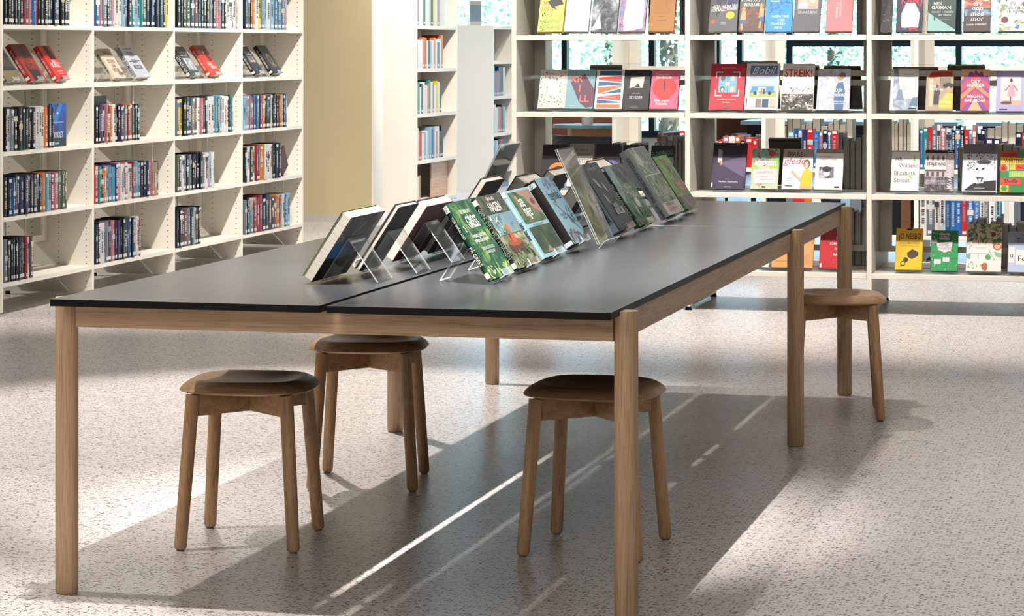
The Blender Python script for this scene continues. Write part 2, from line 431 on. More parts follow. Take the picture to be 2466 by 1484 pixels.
def case_u(label, U0, U1, VF, tops, first, depth=.82, hgt=2.15, holes=True, group='cream open bookcases facing the camera', split=True, backz=None):
    t = thing('bookcase', label, 'bookcase', (U0, VF, 0), group=group)
    L_ = U1 - U0
    def side(x):
        m_ = MB(); m_.box(x, 0, .02, x + PT, depth, hgt)
        if holes:
            for v in (.07, .30, depth - .30, depth - .07):
                pts = [(x + PT + .0006, v, .05 + .032 * k) for k in range(int((hgt - .1) / .032))]
                dots(m_, pts, .0024, axis='x')
        p = m_.build('side_panel', [CREAM, HOLE], t)
        for v in (.03, depth - .03):
            g = MB(); g.tube([(x + PT / 2, v, 0), (x + PT / 2, v, .021)], [.02, .012], 12); g.build('foot', BLACK, p)
    if first: side(0)
    side(L_)
    for z in tops:
        m_ = MB(); m_.box(PT + .001, -.004, z - .025, L_ - .001, .38, z); m_.build('shelf', CREAM, t, bevel=.0015)
        m_ = MB(); m_.box(PT + .001, .44, z - .025, L_ - .001, depth, z); m_.build('shelf', CREAM, t)
    for (z0, z1) in ((.29, 1.18), (1.2, hgt - .02)):
        m_ = MB(); w = .03
        m_.box(PT + .001, .40, z0, PT + .06, .42, z1); m_.box(L_ - .06, .40, z0, L_ - .001, .42, z1)
        m_.box(PT + .06, .40, z0, L_ - .06, .42, z0 + w); m_.box(PT + .06, .40, z1 - w, L_ - .06, .42, z1)
        m_.build('back_frame', CREAM, t)
    return t
VR = 7.481
UU = [-.712, .205, 1.134, 2.064]
RT = [.207, .607, 1.012, 1.412, 1.82]
bn = ['left', 'middle', 'right']
for i in range(3):
    case_u('cream open display bookcase, %s bay of the row behind the table' % bn[i], UU[i], UU[i + 1], VR, RT, i == 0)
VC = 10.3
UC = [-.77, .17, 1.104, 2.04]
cn = ['left', 'middle', 'right']
for i in range(3):
    case_u('cream bookcase standing farther back behind the display row, %s bay' % cn[i], UC[i], UC[i + 1], VC, [.205, .607], i == 0, holes=False, hgt=2.1, group='cream bookcases in the second row')

def case_end(panel, label, U0, U1, V0, V1, z0, tops, hgt, feet):
    """bookcase seen from its white end panel, shelves open towards +U"""
    t = thing('bookcase', label, 'bookcase', (U1, V0, 0))
    D = U1 - U0; L_ = V1 - V0
    m_ = MB(); m_.box(-D, 0, z0, 0, .03, hgt); m_.build('end_panel', panel, t)
    m_ = MB(); m_.box(-D, L_ - .03, .02, 0, L_, hgt); m_.build('side_panel', CREAM, t)
    m_ = MB(); m_.box(-D + .01, .031, .05, -D + .02, L_ - .031, hgt - .01); m_.build('back_panel', CREAM, t)
    m_ = MB(); m_.box(-D + .03, .035, 0, -.04, L_ - .035, .045); m_.build('plinth', flat('#8fa3b4'), t)
    for z in tops:
        m_ = MB(); m_.box(-D + .021, .031, z - .03, -.002, L_ - .031, z); m_.build('shelf', WHITEP, t)
    return t
case_end(WHITEP, 'tall white-ended bookcase of bright spines beside the beige wall', -3.82, -3.48, 15.3, 16.6, 0, [.06, .40, .79, 1.17, 1.53, 1.95], 2.3, 0)
case_end(mat_laminate('cool_lit_panel', '#dcded8', .01, .6), 'lower grey-white end panel bookcase under the tree window', -3.973, -3.62, 18.4, 19.2, 0, [.18, .53, .883, 1.218, 1.55], 1.555, 0)  # coolness of the window light is put into this panel's colour
m_ = MB(); m_.box(-3.4, 0, 0, 0, .01, 0)

# ------------------------------------------------------------------ acrylic
def sheet(m_, x0, x1, p, q, th=.003):
    """flat sheet along x between profile points p and q (y, z)"""
    d = Vector((q[0] - p[0], q[1] - p[1])); n = Vector((-d.y, d.x)).normalized() * th / 2
    P = [(p[0] - n.x, p[1] - n.y), (q[0] - n.x, q[1] - n.y), (q[0] + n.x, q[1] + n.y), (p[0] + n.x, p[1] + n.y)]
    k = len(m_.v)
    m_.v += [(x0, a, b_) for a, b_ in P] + [(x1, a, b_) for a, b_ in P]
    for f_, mi in (((0, 1, 5, 4), 0), ((2, 3, 7, 6), 0), ((0, 3, 2, 1), 1), ((4, 5, 6, 7), 1), ((1, 2, 6, 5), 1), ((3, 0, 4, 7), 1)):
        m_.f.append(tuple(k + w for w in f_)); m_.mi.append(mi)

def display_shelf(label, U0, U1, z):
    t = thing('display_shelf', label, 'acrylic display', ((U0 + U1) / 2, VR + .055, z + .0005), group='clear acrylic display shelves')
    h = (U1 - U0) / 2; a = .42
    m_ = MB(); sheet(m_, -h, h, (-.035, .0195), (-.035, .003)); m_.build('front_lip', [ACRYL, AEDGE], t)
    m_ = MB(); sheet(m_, -h, h, (-.035, .0015), (.045, .0015)); m_.build('base_sheet', [ACRYL, AEDGE], t)
    m_ = MB(); sheet(m_, -h, h, (.046, .004), (.046 + .275 * math.sin(a), .275 * math.cos(a))); m_.build('back_sheet', [ACRYL, AEDGE], t)
rn = {.207: 'bottom', .607: 'third', 1.012: 'second', 1.412: 'top'}
for i in range(3):
    for z in RT[:4]:
        display_shelf('clear slanted acrylic book display on the %s shelf of the %s display bay' % (rn[z], bn[i]), UU[i] + .05 + (.14 if i == 0 else .09), UU[i + 1] - .01, z)

def stand(label, x, y, z, yaw, a, t_book, w=.1, hp=.13, foot=.075, group='clear acrylic book stands on the table', lip=.016):
    """bent acrylic easel; book front-bottom edge at local y=0"""
    t = thing('book_stand', label, 'book stand', (x, y, z), (0, 0, yaw), group)
    z0 = t_book * math.sin(a) + .0065
    def loc(yy, zz): return (yy * math.cos(a) + zz * math.sin(a), z0 - yy * math.sin(a) + zz * math.cos(a))
    A = loc(-.014, -.003); B = loc(t_book + .0035, -.003); Tp = loc(t_book + .0035, hp)
    m_ = MB(); sheet(m_, -w / 2, w / 2, A, loc(-.014, lip)); m_.build('front_lip', [ACRYL, AEDGE], t)
    m_ = MB(); sheet(m_, -w / 2, w / 2, A, B); m_.build('base_sheet', [ACRYL, AEDGE], t)
    m_ = MB(); sheet(m_, -w / 2, w / 2, B, Tp); m_.build('back_plate', [ACRYL, AEDGE], t)
    m_ = MB(); sheet(m_, -w / 2, w / 2, Tp, (Tp[0] + foot, .002)); m_.build('rear_leg', [ACRYL, AEDGE], t)
    return t

# ------------------------------------------------------------------ display books
PAGES = foliage('#cfc8b8', '#e4dece', '#efe9dc', 30., .7, 2., 1., 25.)
def add_shapes(spec, w, h, ypl, parent, name='cover_art', title='title', flip=1, x0=0., z0=0., ts=1.):
    """spec items in cover coordinates 0..1: r rect, p polygon, e ellipse, t text"""
    mats = []; m_ = MB(); tm = []; tb = MB(); lay = 0
    def idx(L_, c):
        k = M(c)
        if k not in L_: L_.append(k)
        return L_.index(k)
    for it in spec:
        lay += 1; y = ypl - flip * (.0004 + .00011 * lay)
        if it[0] == 'r':
            _, a, b_, c, d, col = it
            m_.quad([(x0 + a * w, y, z0 + b_ * h), (x0 + c * w, y, z0 + b_ * h), (x0 + c * w, y, z0 + d * h), (x0 + a * w, y, z0 + d * h)], idx(mats, col))
        elif it[0] == 'p':
            m_.quad([(x0 + a * w, y, z0 + b_ * h) for a, b_ in it[1]], idx(mats, it[2]))
        elif it[0] == 'e':
            _, cx, cz, rx, rz, col = it
            m_.quad([(x0 + (cx + rx * math.cos(k * PI / 12)) * w, y, z0 + (cz + rz * math.sin(k * PI / 12)) * h) for k in range(24)], idx(mats, col))
        elif it[0] == 'l':   # line stroke a->b width
            _, a, b_, c, d, wd, col = it
            P = Vector((a * w, b_ * h)); Q = Vector((c * w, d * h)); n = Vector((-(Q - P).y, (Q - P).x)).normalized() * wd * w / 2
            m_.quad([(x0 + p.x, y, z0 + p.y) for p in (P - n, Q - n, Q + n, P + n)], idx(mats, col))
        elif it[0] == 'n':   # n scattered leaves / specks in a rect
            _, a, b_, c, d, cnt, sz, cols, seed = it
            rr = random.Random(seed)
            for k in range(cnt):
                px, pz = rr.uniform(a, c) * w, rr.uniform(b_, d) * h; an = rr.uniform(0, PI); s_ = sz * w * rr.uniform(.5, 1.2)
                e1 = Vector((math.cos(an), math.sin(an))) * s_; e2 = Vector((-math.sin(an), math.cos(an))) * s_ * .35
                P = Vector((px, pz)); yy = y - flip * .00003 * (k % 5)
                m_.quad([(x0 + min(max(q.x, .001), w - .001), yy, z0 + min(max(q.y, .001), h - .001)) for q in (P - e1, P - e2, P + e1, P + e2)], idx(mats, cols[k % len(cols)]))
        elif it[0] == 't':
            _, s, a, b_, sz, col = it[:6]; o = it[6] if len(it) > 6 else {}
            rt = abs(o.get('rot', 0)) > 45; sz *= 1.3 * ts; sz = min(sz, w * .95 / h) if rt else sz; vs, fs = text_mesh(s, sz * h, bold=o.get('b', .01), sx=o.get('sx', 1.), shear=o.get('sh', 0.), align=o.get('al', 'CENTER'), spacing=o.get('sp', 1.))
            if vs:
                tw = max(v[0] for v in vs) - min(v[0] for v in vs); lim = w * .93 if not rt else ((b_ if o['rot'] < 0 else 1 - b_) * h * .96 if o.get('al') == 'LEFT' else h * .9)
                lim = min(lim, o.get('mx', 9) * h)
                if tw > lim: vs = [(a_ * lim / tw, b2_) for a_, b2_ in vs]
            ro = math.radians(o.get('rot', 0)); cr, sr = math.cos(ro), math.sin(ro)
            k = len(tb.v); ci = idx(tm, col)
            tb.v += [(x0 + a * w + vx * cr - vy * sr, y, z0 + b_ * h + vx * sr + vy * cr) for vx, vy in vs]
            for f_ in fs: tb.f.append(tuple(k + q for q in f_)); tb.mi.append(ci)
    if m_.f: m_.build(name, mats, parent)
    if tb.f: tb.build(title, tm, parent)

def dbook(label, x, y, z, w, h, t, yaw, a, bg, spec=(), spine=None, spine_spec=(), back=None, back_spec=(), group=None, paper=False, cat='book', ts=1.):
    o = thing('book', label, cat, (x, y, z + t * math.sin(a) + .0065), (-a, 0, yaw), group)
    c = .0022 if not paper else .0008
    sp = spine or bg; bk = back or sp
    m_ = MB()
    m_.box(-w / 2, 0, 0, w / 2, c, h, 0)                       # front board
    m_.box(-w / 2, t - c, 0, w / 2, t, h, 2)                   # back board
    n = 5; prof = [(-w / 2, c)]                                  # rounded spine
    for i in range(n + 1):
        u = i / n; prof.append((-w / 2 - .003 * math.sin(PI * u), c + (t - 2 * c) * u))
    prof += [(-w / 2 + c, t - c), (-w / 2 + c, c)]
    m_.prism(prof[1:], 0, h, 'z', 1)
    m_.build('book_cover', [bg, sp, bk], o)
    e = .003
    p = MB(); p.box(-w / 2 + c + .0003, c + .0002, e, w / 2 - e, t - c - .0002, h - e); p.build('page_block', PAGES, o)
    if spec: add_shapes(spec, w, h, 0, o, x0=-w / 2, ts=ts)
    if back_spec: add_shapes(back_spec, w, h, t, o, 'back_cover_art', 'back_text', flip=-1, x0=-w / 2)
    if spine_spec:
        # strokes / text on the spine, built flat then turned onto the spine face
        tmp = bpy.data.objects.new('tmp', None); C.objects.link(tmp)
        add_shapes(spine_spec, t, h, 0, tmp, 'spine_label', 'spine_title')
        for ch in list(tmp.children):
            for v in ch.data.vertices:
                xx, yy, zz = v.co
                v.co = (-w / 2 - .0032 + yy, t - xx, zz)
            ch.parent = o
        bpy.data.objects.remove(tmp)
    return o

W, K = '#f4f1ea', '#17171a'
T = lambda s, x, y, sz, c, **k: ('t', s, x, y, sz, c, k)
def st_words(c, x=.5, y=.88, sz=.1): return [T('HAGE', x, y, sz, c)]
# --- right-hand row on the table, faces +U
LEAN = math.radians(33)
G1 = ('#0f3526', '#20563a', '#7fa04a', 22.)
tb_specs = [
 # label, U, Vcentre, w, h, t, bg, spec, spine, spine_spec
 ('green grass gardening paperback at the near end of the right-hand table row', .95, .745, .235, .228, .014, G1,
  [('n', .0, .0, 1, .16, 26, .07, ['#cfe3a0', '#8fbf6a'], 1), T('TOR SMAALAND', .5, .845, .045, '#dff0c8', sx=.85), T('PÅ', .14, .66, .05, '#eaf5d8', b=.03, rot=90), T('GRESS', .56, .655, .135, '#f3f7ea', b=.03, sx=.78),
   T('Komplett guide til den', .5, .53, .05, '#e8efe0', sx=.8), T('grønneste siden av hagelivet', .5, .465, .05, '#e8efe0', sx=.66), T('GJØDSLING OG PLENSTELL\nGJENNOM HELE ÅRET', .55, .36, .034, '#d8e6cf', sx=.8)],
  ('#0b2a22', '#14402c', '#4f8a40', 18.), [('r', .05, .90, .95, .985, W), T('HAGE', .62, .915, .05, K, rot=90, al='LEFT', sx=.4), T('TOR SMAALAND', .32, .84, .030, '#e8efe0', rot=-90, al='LEFT'), T('PÅ GRESS', .2, .44, .052, '#f3f7ea', rot=-90, al='LEFT', b=.04), ('r', .05, .03, .95, .10, W)]),
 ('dark garden book with a terracotta fountain picture, second in the right-hand table row', .94, 1.08, .262, .226, .017, ('#2c3a2a', '#6f7a5a', '#b3a98f', 30.),
  [('r', 0, .74, 1, 1, ('#1f2420', '#3a4034', '#5d604c', 30.)), T('Gjør det vilt i', .5, .925, .045, '#e9e5da', sh=.2, sx=.85), T('HAGEN', .5, .765, .115, '#f2efe6', sx=.85, b=.008), ('r', .02, .45, .98, .735, ('#4b6474', '#6f8fa0', '#7d9a6a', 26.)),
   ('p', [(.15, .30), (.75, .34), (.7, .22), (.2, .18)], '#54331f'), ('e', .45, .33, .28, .05, '#8f4a2b'), ('p', [(.38, .33), (.56, .33), (.50, .52), (.44, .52)], '#b5532c'), ('e', .47, .53, .06, .05, '#c0613a'), ('p', [(.25, .36), (.36, .36), (.34, .44), (.27, .44)], '#a8522f'),
   ('n', 0, 0, 1, .22, 60, .05, ['#39522f', '#6f8a4a', '#a59a6a', '#2a3a24'], 3), ('n', 0, .45, .4, .7, 30, .04, ['#3f6a3f', '#d9e6cf'], 5)],
  '#1d2420', [('r', .1, .90, .95, .97, W), T('GJØR DET VILT I HAGEN', .3, .86, .05, '#9aa59a', rot=-90, al='LEFT'), ('r', .1, .02, .9, .09, W)]),
 ('pale blue book with white lettering over two garden photographs, third in the right-hand row', .93, 1.44, .275, .221, .02, '#8fb3c0',
  [('r', .05, .50, .97, .965, ('#1f2f1c', '#3f5a2f', '#7a7a58', 18.)), ('p', [(.35, .965), (.97, .965), (.97, .58), (.72, .70), (.5, .9)], '#9a7a6c'), ('e', .52, .84, .10, .05, '#4d6a3a'), ('e', .83, .79, .07, .05, '#6d3a34'),
   T('late', .25, .74, .15, W, al='LEFT', sx=.75, b=.012), T('hager', .25, .60, .15, W, al='LEFT', sx=.75, b=.012), ('r', .05, .06, .97, .44, ('#161c10', '#2c3a1f', '#4a5f33', 30.)), ('p', [(.22, .06), (.5, .06), (.42, .17)], '#8a7d68'), T('Ro i sjela og pryd for øyet', .5, .455, .03, '#3a4a50')],
  '#9dc0cc', [T('late hager', .3, .55, .1, '#22343a', rot=-90, al='LEFT', sx=.8), ('r', .1, .92, .9, .98, '#d6e4ea')]),
 ('blue-grey garden handbook with a dark thick spine, fourth in the right-hand row', .93, 1.785, .20, .227, .042, '#86aab8',
  [('n', .3, .84, 1, 1, 22, .07, ['#5f6a86', '#7d7896'], 4), T('hageboka', .5, .66, .135, '#20343c', sx=.72, b=.0), ('l', .28, .60, .85, .18, .012, '#3a2a26'), ('r', .2, .59, .28, .62, '#a8553a'), T('alt om stell', .32, .42, .04, '#43606c'), T('av hagen', .36, .37, .04, '#43606c'), ('n', 0, 0, 1, .2, 34, .08, ['#7a4338', '#93584a', '#5a6a7a'], 8), ('n', .6, .3, 1, .55, 16, .06, ['#3f5566', '#546a7a'], 9), ('n', 0, .6, 1, .95, 20, .025, ['#3a4a5a'], 19)],
  '#1b1614', [('r', .15, .90, .85, .97, '#c8d2d6'), T('HAGE', .35, .965, .05, K, rot=-90, al='LEFT', sx=.7), ('r', .1, .01, .9, .07, '#cfdbe0')]),
]
TH0 = TH + .0005
for (lb, x, y, w, h, t, bg, sp, spine, ss) in tb_specs:
    dbook(lb, x, y, TH0, w, h, t, PI / 2, LEAN, bg, sp, spine, ss, group='garden books on the table', paper=(t < .016), ts=1.25)
    stand('clear acrylic stand holding the %s' % ' '.join(lb.split()[:4]), x, y, TH0, PI / 2, LEAN, t)
tb2 = [
 ('black grey-spined book with white leaf sketches, first beyond the tall poster holder', .94, 2.42, .26, .247, .038, '#26262a',
  [T('Smakfulle og nyttige', .5, .90, .05, '#b9b9b4', sh=.3, sx=.8), ('p', [(.22, .80), (.36, .74), (.44, .62), (.3, .66)], '#c9d3b8'), ('p', [(.55, .72), (.62, .66), (.66, .54), (.55, .6)], '#c3cdb4'), ('p', [(.28, .56), (.38, .5), (.44, .36), (.3, .42)], '#aebc9c'), ('l', .42, .62, .72, .34, .008, '#8a9680'), ('l', .62, .58, .78, .34, .008, '#8a9680'),
   ('n', .5, .3, 1, .45, 14, .06, ['#59644f', '#6d7a60'], 3), ('r', .42, .31, .75, .39, '#17171a'), T('HAGENS', .58, .32, .058, W, sx=.75), ('r', .40, .22, .85, .31, '#d9d6cc'), T('SPISKAMMER', .62, .235, .066, '#1d1d20', sx=.62, b=.02), ('l', .5, .2, .42, .08, .01, '#8a4a3c'), ('l', .8, .17, .78, .06, .012, '#b06a50')],
  '#7f97a4', [T('LÆRT fra', .3, .86, .07, '#46545c', rot=-90, al='LEFT', sh=.3), T('HAGENS SPISKAMMER', .3, .66, .078, '#15202a', rot=-90, al='LEFT', sx=.82, b=.01, mx=.5), ('r', .08, .01, .92, .13, '#a8c3cf')]),
 ('leafy green book with a white circular title and pink blossom, before the thick white book', .93, 2.81, .29, .232, .022, ('#173a22', '#4b8250', '#b7d2b0', 26.),
  [('p', [(0, 1), (.35, 1), (.2, .5), (0, .35)], ('#6d8a94', '#9db8c0', '#dfeaec', 22.)), ('n', .45, .72, .95, 1, 34, .05, ['#9a3f92', '#b55aaa', '#7d2f78'], 6), ('n', .5, .25, 1, .6, 24, .03, ['#c88fc4', W], 8), T('FRU MALOS', .45, .60, .075, W, sx=.8, b=.02), T('HAGE', .55, .44, .17, W, sx=.72, b=.014), ('e', .6, .35, .12, .08, ('#b9cfc6', '#e8efe9', '#ffffff', 30.)), T('en hage til å bli glad i', .5, .27, .035, W), ('n', 0, 0, 1, .22, 50, .07, ['#1c4a26', '#3f7a3c', '#2d6030'], 12), ('p', [(.12, .0), (.3, .0), (.32, .09), (.1, .09)], '#8a4f36')],
  '#18382c', [T('FRU MALOS HAGE', .3, .72, .05, '#dfe8df', rot=-90, al='LEFT'), ('r', .1, .93, .9, .98, W)]),
 ('thick white garden book with flower border pictures and pink title near the far end', .945, 3.26, .29, .275, .036, W,
  [('r', 0, .60, 1, 1, ('#4d6a48', '#9fb890', '#f0f4ea', 34.)), ('p', [(.3, .98), (.95, .98), (1, .66), (.7, .62)], ('#3a4038', '#8a9286', '#e5e8e0', 60.)), ('e', .22, .82, .14, .1, '#e9efe4'), ('r', 0, .19, 1, .575, ('#2f5a34', '#86a878', '#e9efdd', 30.)), ('n', .4, .3, .8, .45, 14, .05, ['#e9a8bf', '#f6dbe4'], 4), ('n', .2, .2, .95, .35, 30, .03, [W, '#dfe8d4'], 14),
   T('KUNSTEN Å LAGE', .42, .12, .052, '#d0417f', sx=.8, b=.01), T('EN SPENNENDE HAGE', .45, .045, .052, '#d0417f', sx=.72, b=.01)],
  '#aab2b6', [T('KUNSTEN Å LAGE EN SPENNENDE HAGE', .3, .90, .052, '#2a3036', rot=-90, al='LEFT', sx=.9, mx=.66), T('Lars Bjerke', .3, .20, .05, '#2a3036', rot=-90, al='LEFT')]),
 ('green-spined book with an orange title block, last in the right-hand table row', .925, 3.67, .26, .225, .026, ('#5a8a34', '#8fbf52', '#cfe39a', 26.),
  [('p', [(.35, .95), (.6, .9), (.95, .5), (.7, .45)], ('#5a4632', '#9a8568', '#d8cdb4', 30.)), ('n', .4, .45, 1, .75, 30, .04, ['#e9e6da', '#7d9a58', '#ffffff'], 3), ('r', .34, .30, .92, .52, '#c98a58'), T('HARMANS', .63, .43, .06, W, sx=.75, b=.01), T('HAGE', .63, .34, .075, W, b=.02, sx=.8), ('r', .05, .02, .95, .24, '#8a7468'), ('l', .3, .24, .5, .02, .06, '#c9a0a0'), ('l', .6, .24, .8, .02, .05, '#b98f8f')],
  '#3d7020', [T('HARMANS HAGE', .3, .74, .055, '#a8cf7a', rot=-90, al='LEFT'), ('r', .1, .9, .9, .96, '#2c5218')]),
]
for (lb, x, y, w, h, t, bg, sp, spine, ss) in tb2:
    dbook(lb, x, y, TH0, w, h, t, PI / 2, LEAN, bg, sp, spine, ss, group='garden books on the table', ts=1.2)
    stand('clear acrylic stand holding the %s' % ' '.join(lb.split()[:4]), x, y, TH0, PI / 2, LEAN, t)

# tall acrylic poster holder in the right row
def poster_holder(label, x, y, yaw, a, w, h, spec, bg, group):
    o = thing('poster_holder', label, 'sign holder', (x, y, TH0 + .012), (-a, 0, yaw), group)
    m_ = MB(); sheet(m_, -w / 2, w / 2, (0, 0), (0, h), .0022); m_.build('front_sheet', [ACRYL, AEDGE], o)
    m_ = MB(); sheet(m_, -w / 2, w / 2, (.006, 0), (.006, h), .0022); m_.build('back_sheet', [ACRYL, AEDGE], o)
    m_ = MB(); m_.box(-w / 2 + .004, .0023, .004, w / 2 - .004, .0036, h - .004); p = m_.build('poster_sheet', bg, o)
    if spec: add_shapes(spec, w - .01, h - .01, .0023, o, 'poster_picture', x0=-w / 2 + .005, z0=.005)
    bz = -.0105 / math.cos(a)
    m_ = MB(); q = .07; sheet(m_, -w / 2, w / 2, (-q * math.cos(a) * .3, q * math.sin(a) * .3 - .006), (q * .12, -q * .12 * math.tan(a) - .006), .0022); m_.build('base_sheet', [ACRYL, AEDGE], o)
    return o
poster_holder('tall clear holder with a pale floral poster rising above the right-hand row', .955, 2.02, PI / 2, math.radians(25), .22, .318,
   [('r', .06, .0, .62, .80, ('#4f5d2c', '#9aa75f', '#d0cfa0', 14.)), ('p', [(.5, .60), (.95, .66), (.98, .25), (.62, .12)], ('#b9a48c', '#efe3d2', '#ffffff', 26.)), ('e', .72, .45, .10, .05, '#9a7a6a'), ('e', .85, .33, .07, .04, '#7d5a46'), ('n', .3, .70, .9, .95, 12, .06, ['#c9a47c', '#b98a5c'], 3), ('l', .04, .25, .9, .02, .02, W), ('l', .62, .10, .92, .28, .03, W), ('r', .7, 0, 1, .10, '#7d94a4')], '#dcdcd6', 'acrylic poster holders on the table')
poster_holder('tall empty grey acrylic holder standing up behind the left-hand row', .47, 2.12, -PI / 2, math.radians(27), .27, .335, [], '#cfcfcd', 'acrylic poster holders on the table')

# --- left-hand row on the table, backs towards the camera, faces -U
BK = [
 ('large softcover seen from behind with a blue and black cycling back cover, nearest left row', .470, .668, .30, .20, .030, ('#3a5a1c', '#7fa02c', '#b8c850', 10.), '#c8c8c0', '#07080a',
   [('r', 0, .50, 1, 1, ('#2a2c30', '#7a7c7e', '#d8dad8', 24.)), ('r', .0, .26, 1, .60, '#1f8ad8'), ('p', [(.0, .26), (1, .26), (1, .36), (.5, .32), (0, .40)], '#05070b'), ('e', .30, .85, .09, .06, '#7a4a40'), ('p', [(.62, .93), (.95, .93), (.95, .72), (.7, .62)], '#6d7070'), ('e', .42, .14, .075, .07, '#8ab02c'), ('e', .42, .14, .062, .058, '#05070b'), ('e', .22, .17, .075, .07, '#8ab02c'), ('e', .22, .17, .062, .058, '#05070b'), ('l', .3, .17, .36, .33, .05, '#6d8a1c'), ('e', .30, .38, .04, .035, '#7fa02c'), ('r', .76, .06, .95, .15, '#2a2c30')], 1),
 ('small dark grey paperback seen from behind, second in the left-hand table row', .505, .955, .19, .208, .016, '#4a4a4c', '#3a3a3c', '#2b2b2e', [('n', .15, .65, .85, .85, 26, .05, ['#4d4d50'], 4)], 0),
 ('thick maroon-backed book with curved white page edges, third in the left-hand table row', .485, 1.33, .28, .187, .034, '#5a1c1c', '#b9bcc0', '#5a1c20', [('p', [(0, 1), (1, 1), (1, .55), (.4, .7)], '#6a2a30'), ('e', .6, .55, .15, .1, '#43202a')], 0),
 ('grey-blue thin book with a dark spine, fourth in the left-hand table row', .515, 1.61, .24, .17, .02, '#32505a', '#1c2c34', '#27343a', [('r', .1, .5, .6, .9, '#46505a')], 0),
 ('brown linen book with cream page edges standing behind the green paperback', .495, 1.86, .23, .237, .022, '#4a4238', '#2f2a24', '#463e35', [], 0),
 ('black hardback with bright white page edges, sixth in the left-hand table row', .50, 2.37, .26, .203, .045, '#26262a', '#1a1a1e', '#2c2c30', [('r', .1, .1, .5, .3, '#8a8a88')], 0),
 ('black-backed book with grey page edges between two thick white-paged books, left row', .50, 2.78, .24, .21, .036, '#202226', '#d0d0d0', '#2a2c33', [], 0),
 ('thick book with an orange-edged white page block farthest along the left row', .50, 3.43, .28, .205, .05, '#d9822c', '#1c1c20', '#212126', [], 0),
]
for (lb, x, y, w, h, t, bg, spine, bk, bsp, pp) in BK:
    dbook(lb, x, y, TH0, w, h, t, -PI / 2, LEAN, bg, [], spine, [], bk, bsp, group='books seen from behind on the table', paper=bool(pp))
    stand('clear acrylic stand under the %s' % ' '.join(lb.split()[:5]), x, y, TH0, -PI / 2, LEAN, t, w=.135 if t < .05 else .1, foot=.08)

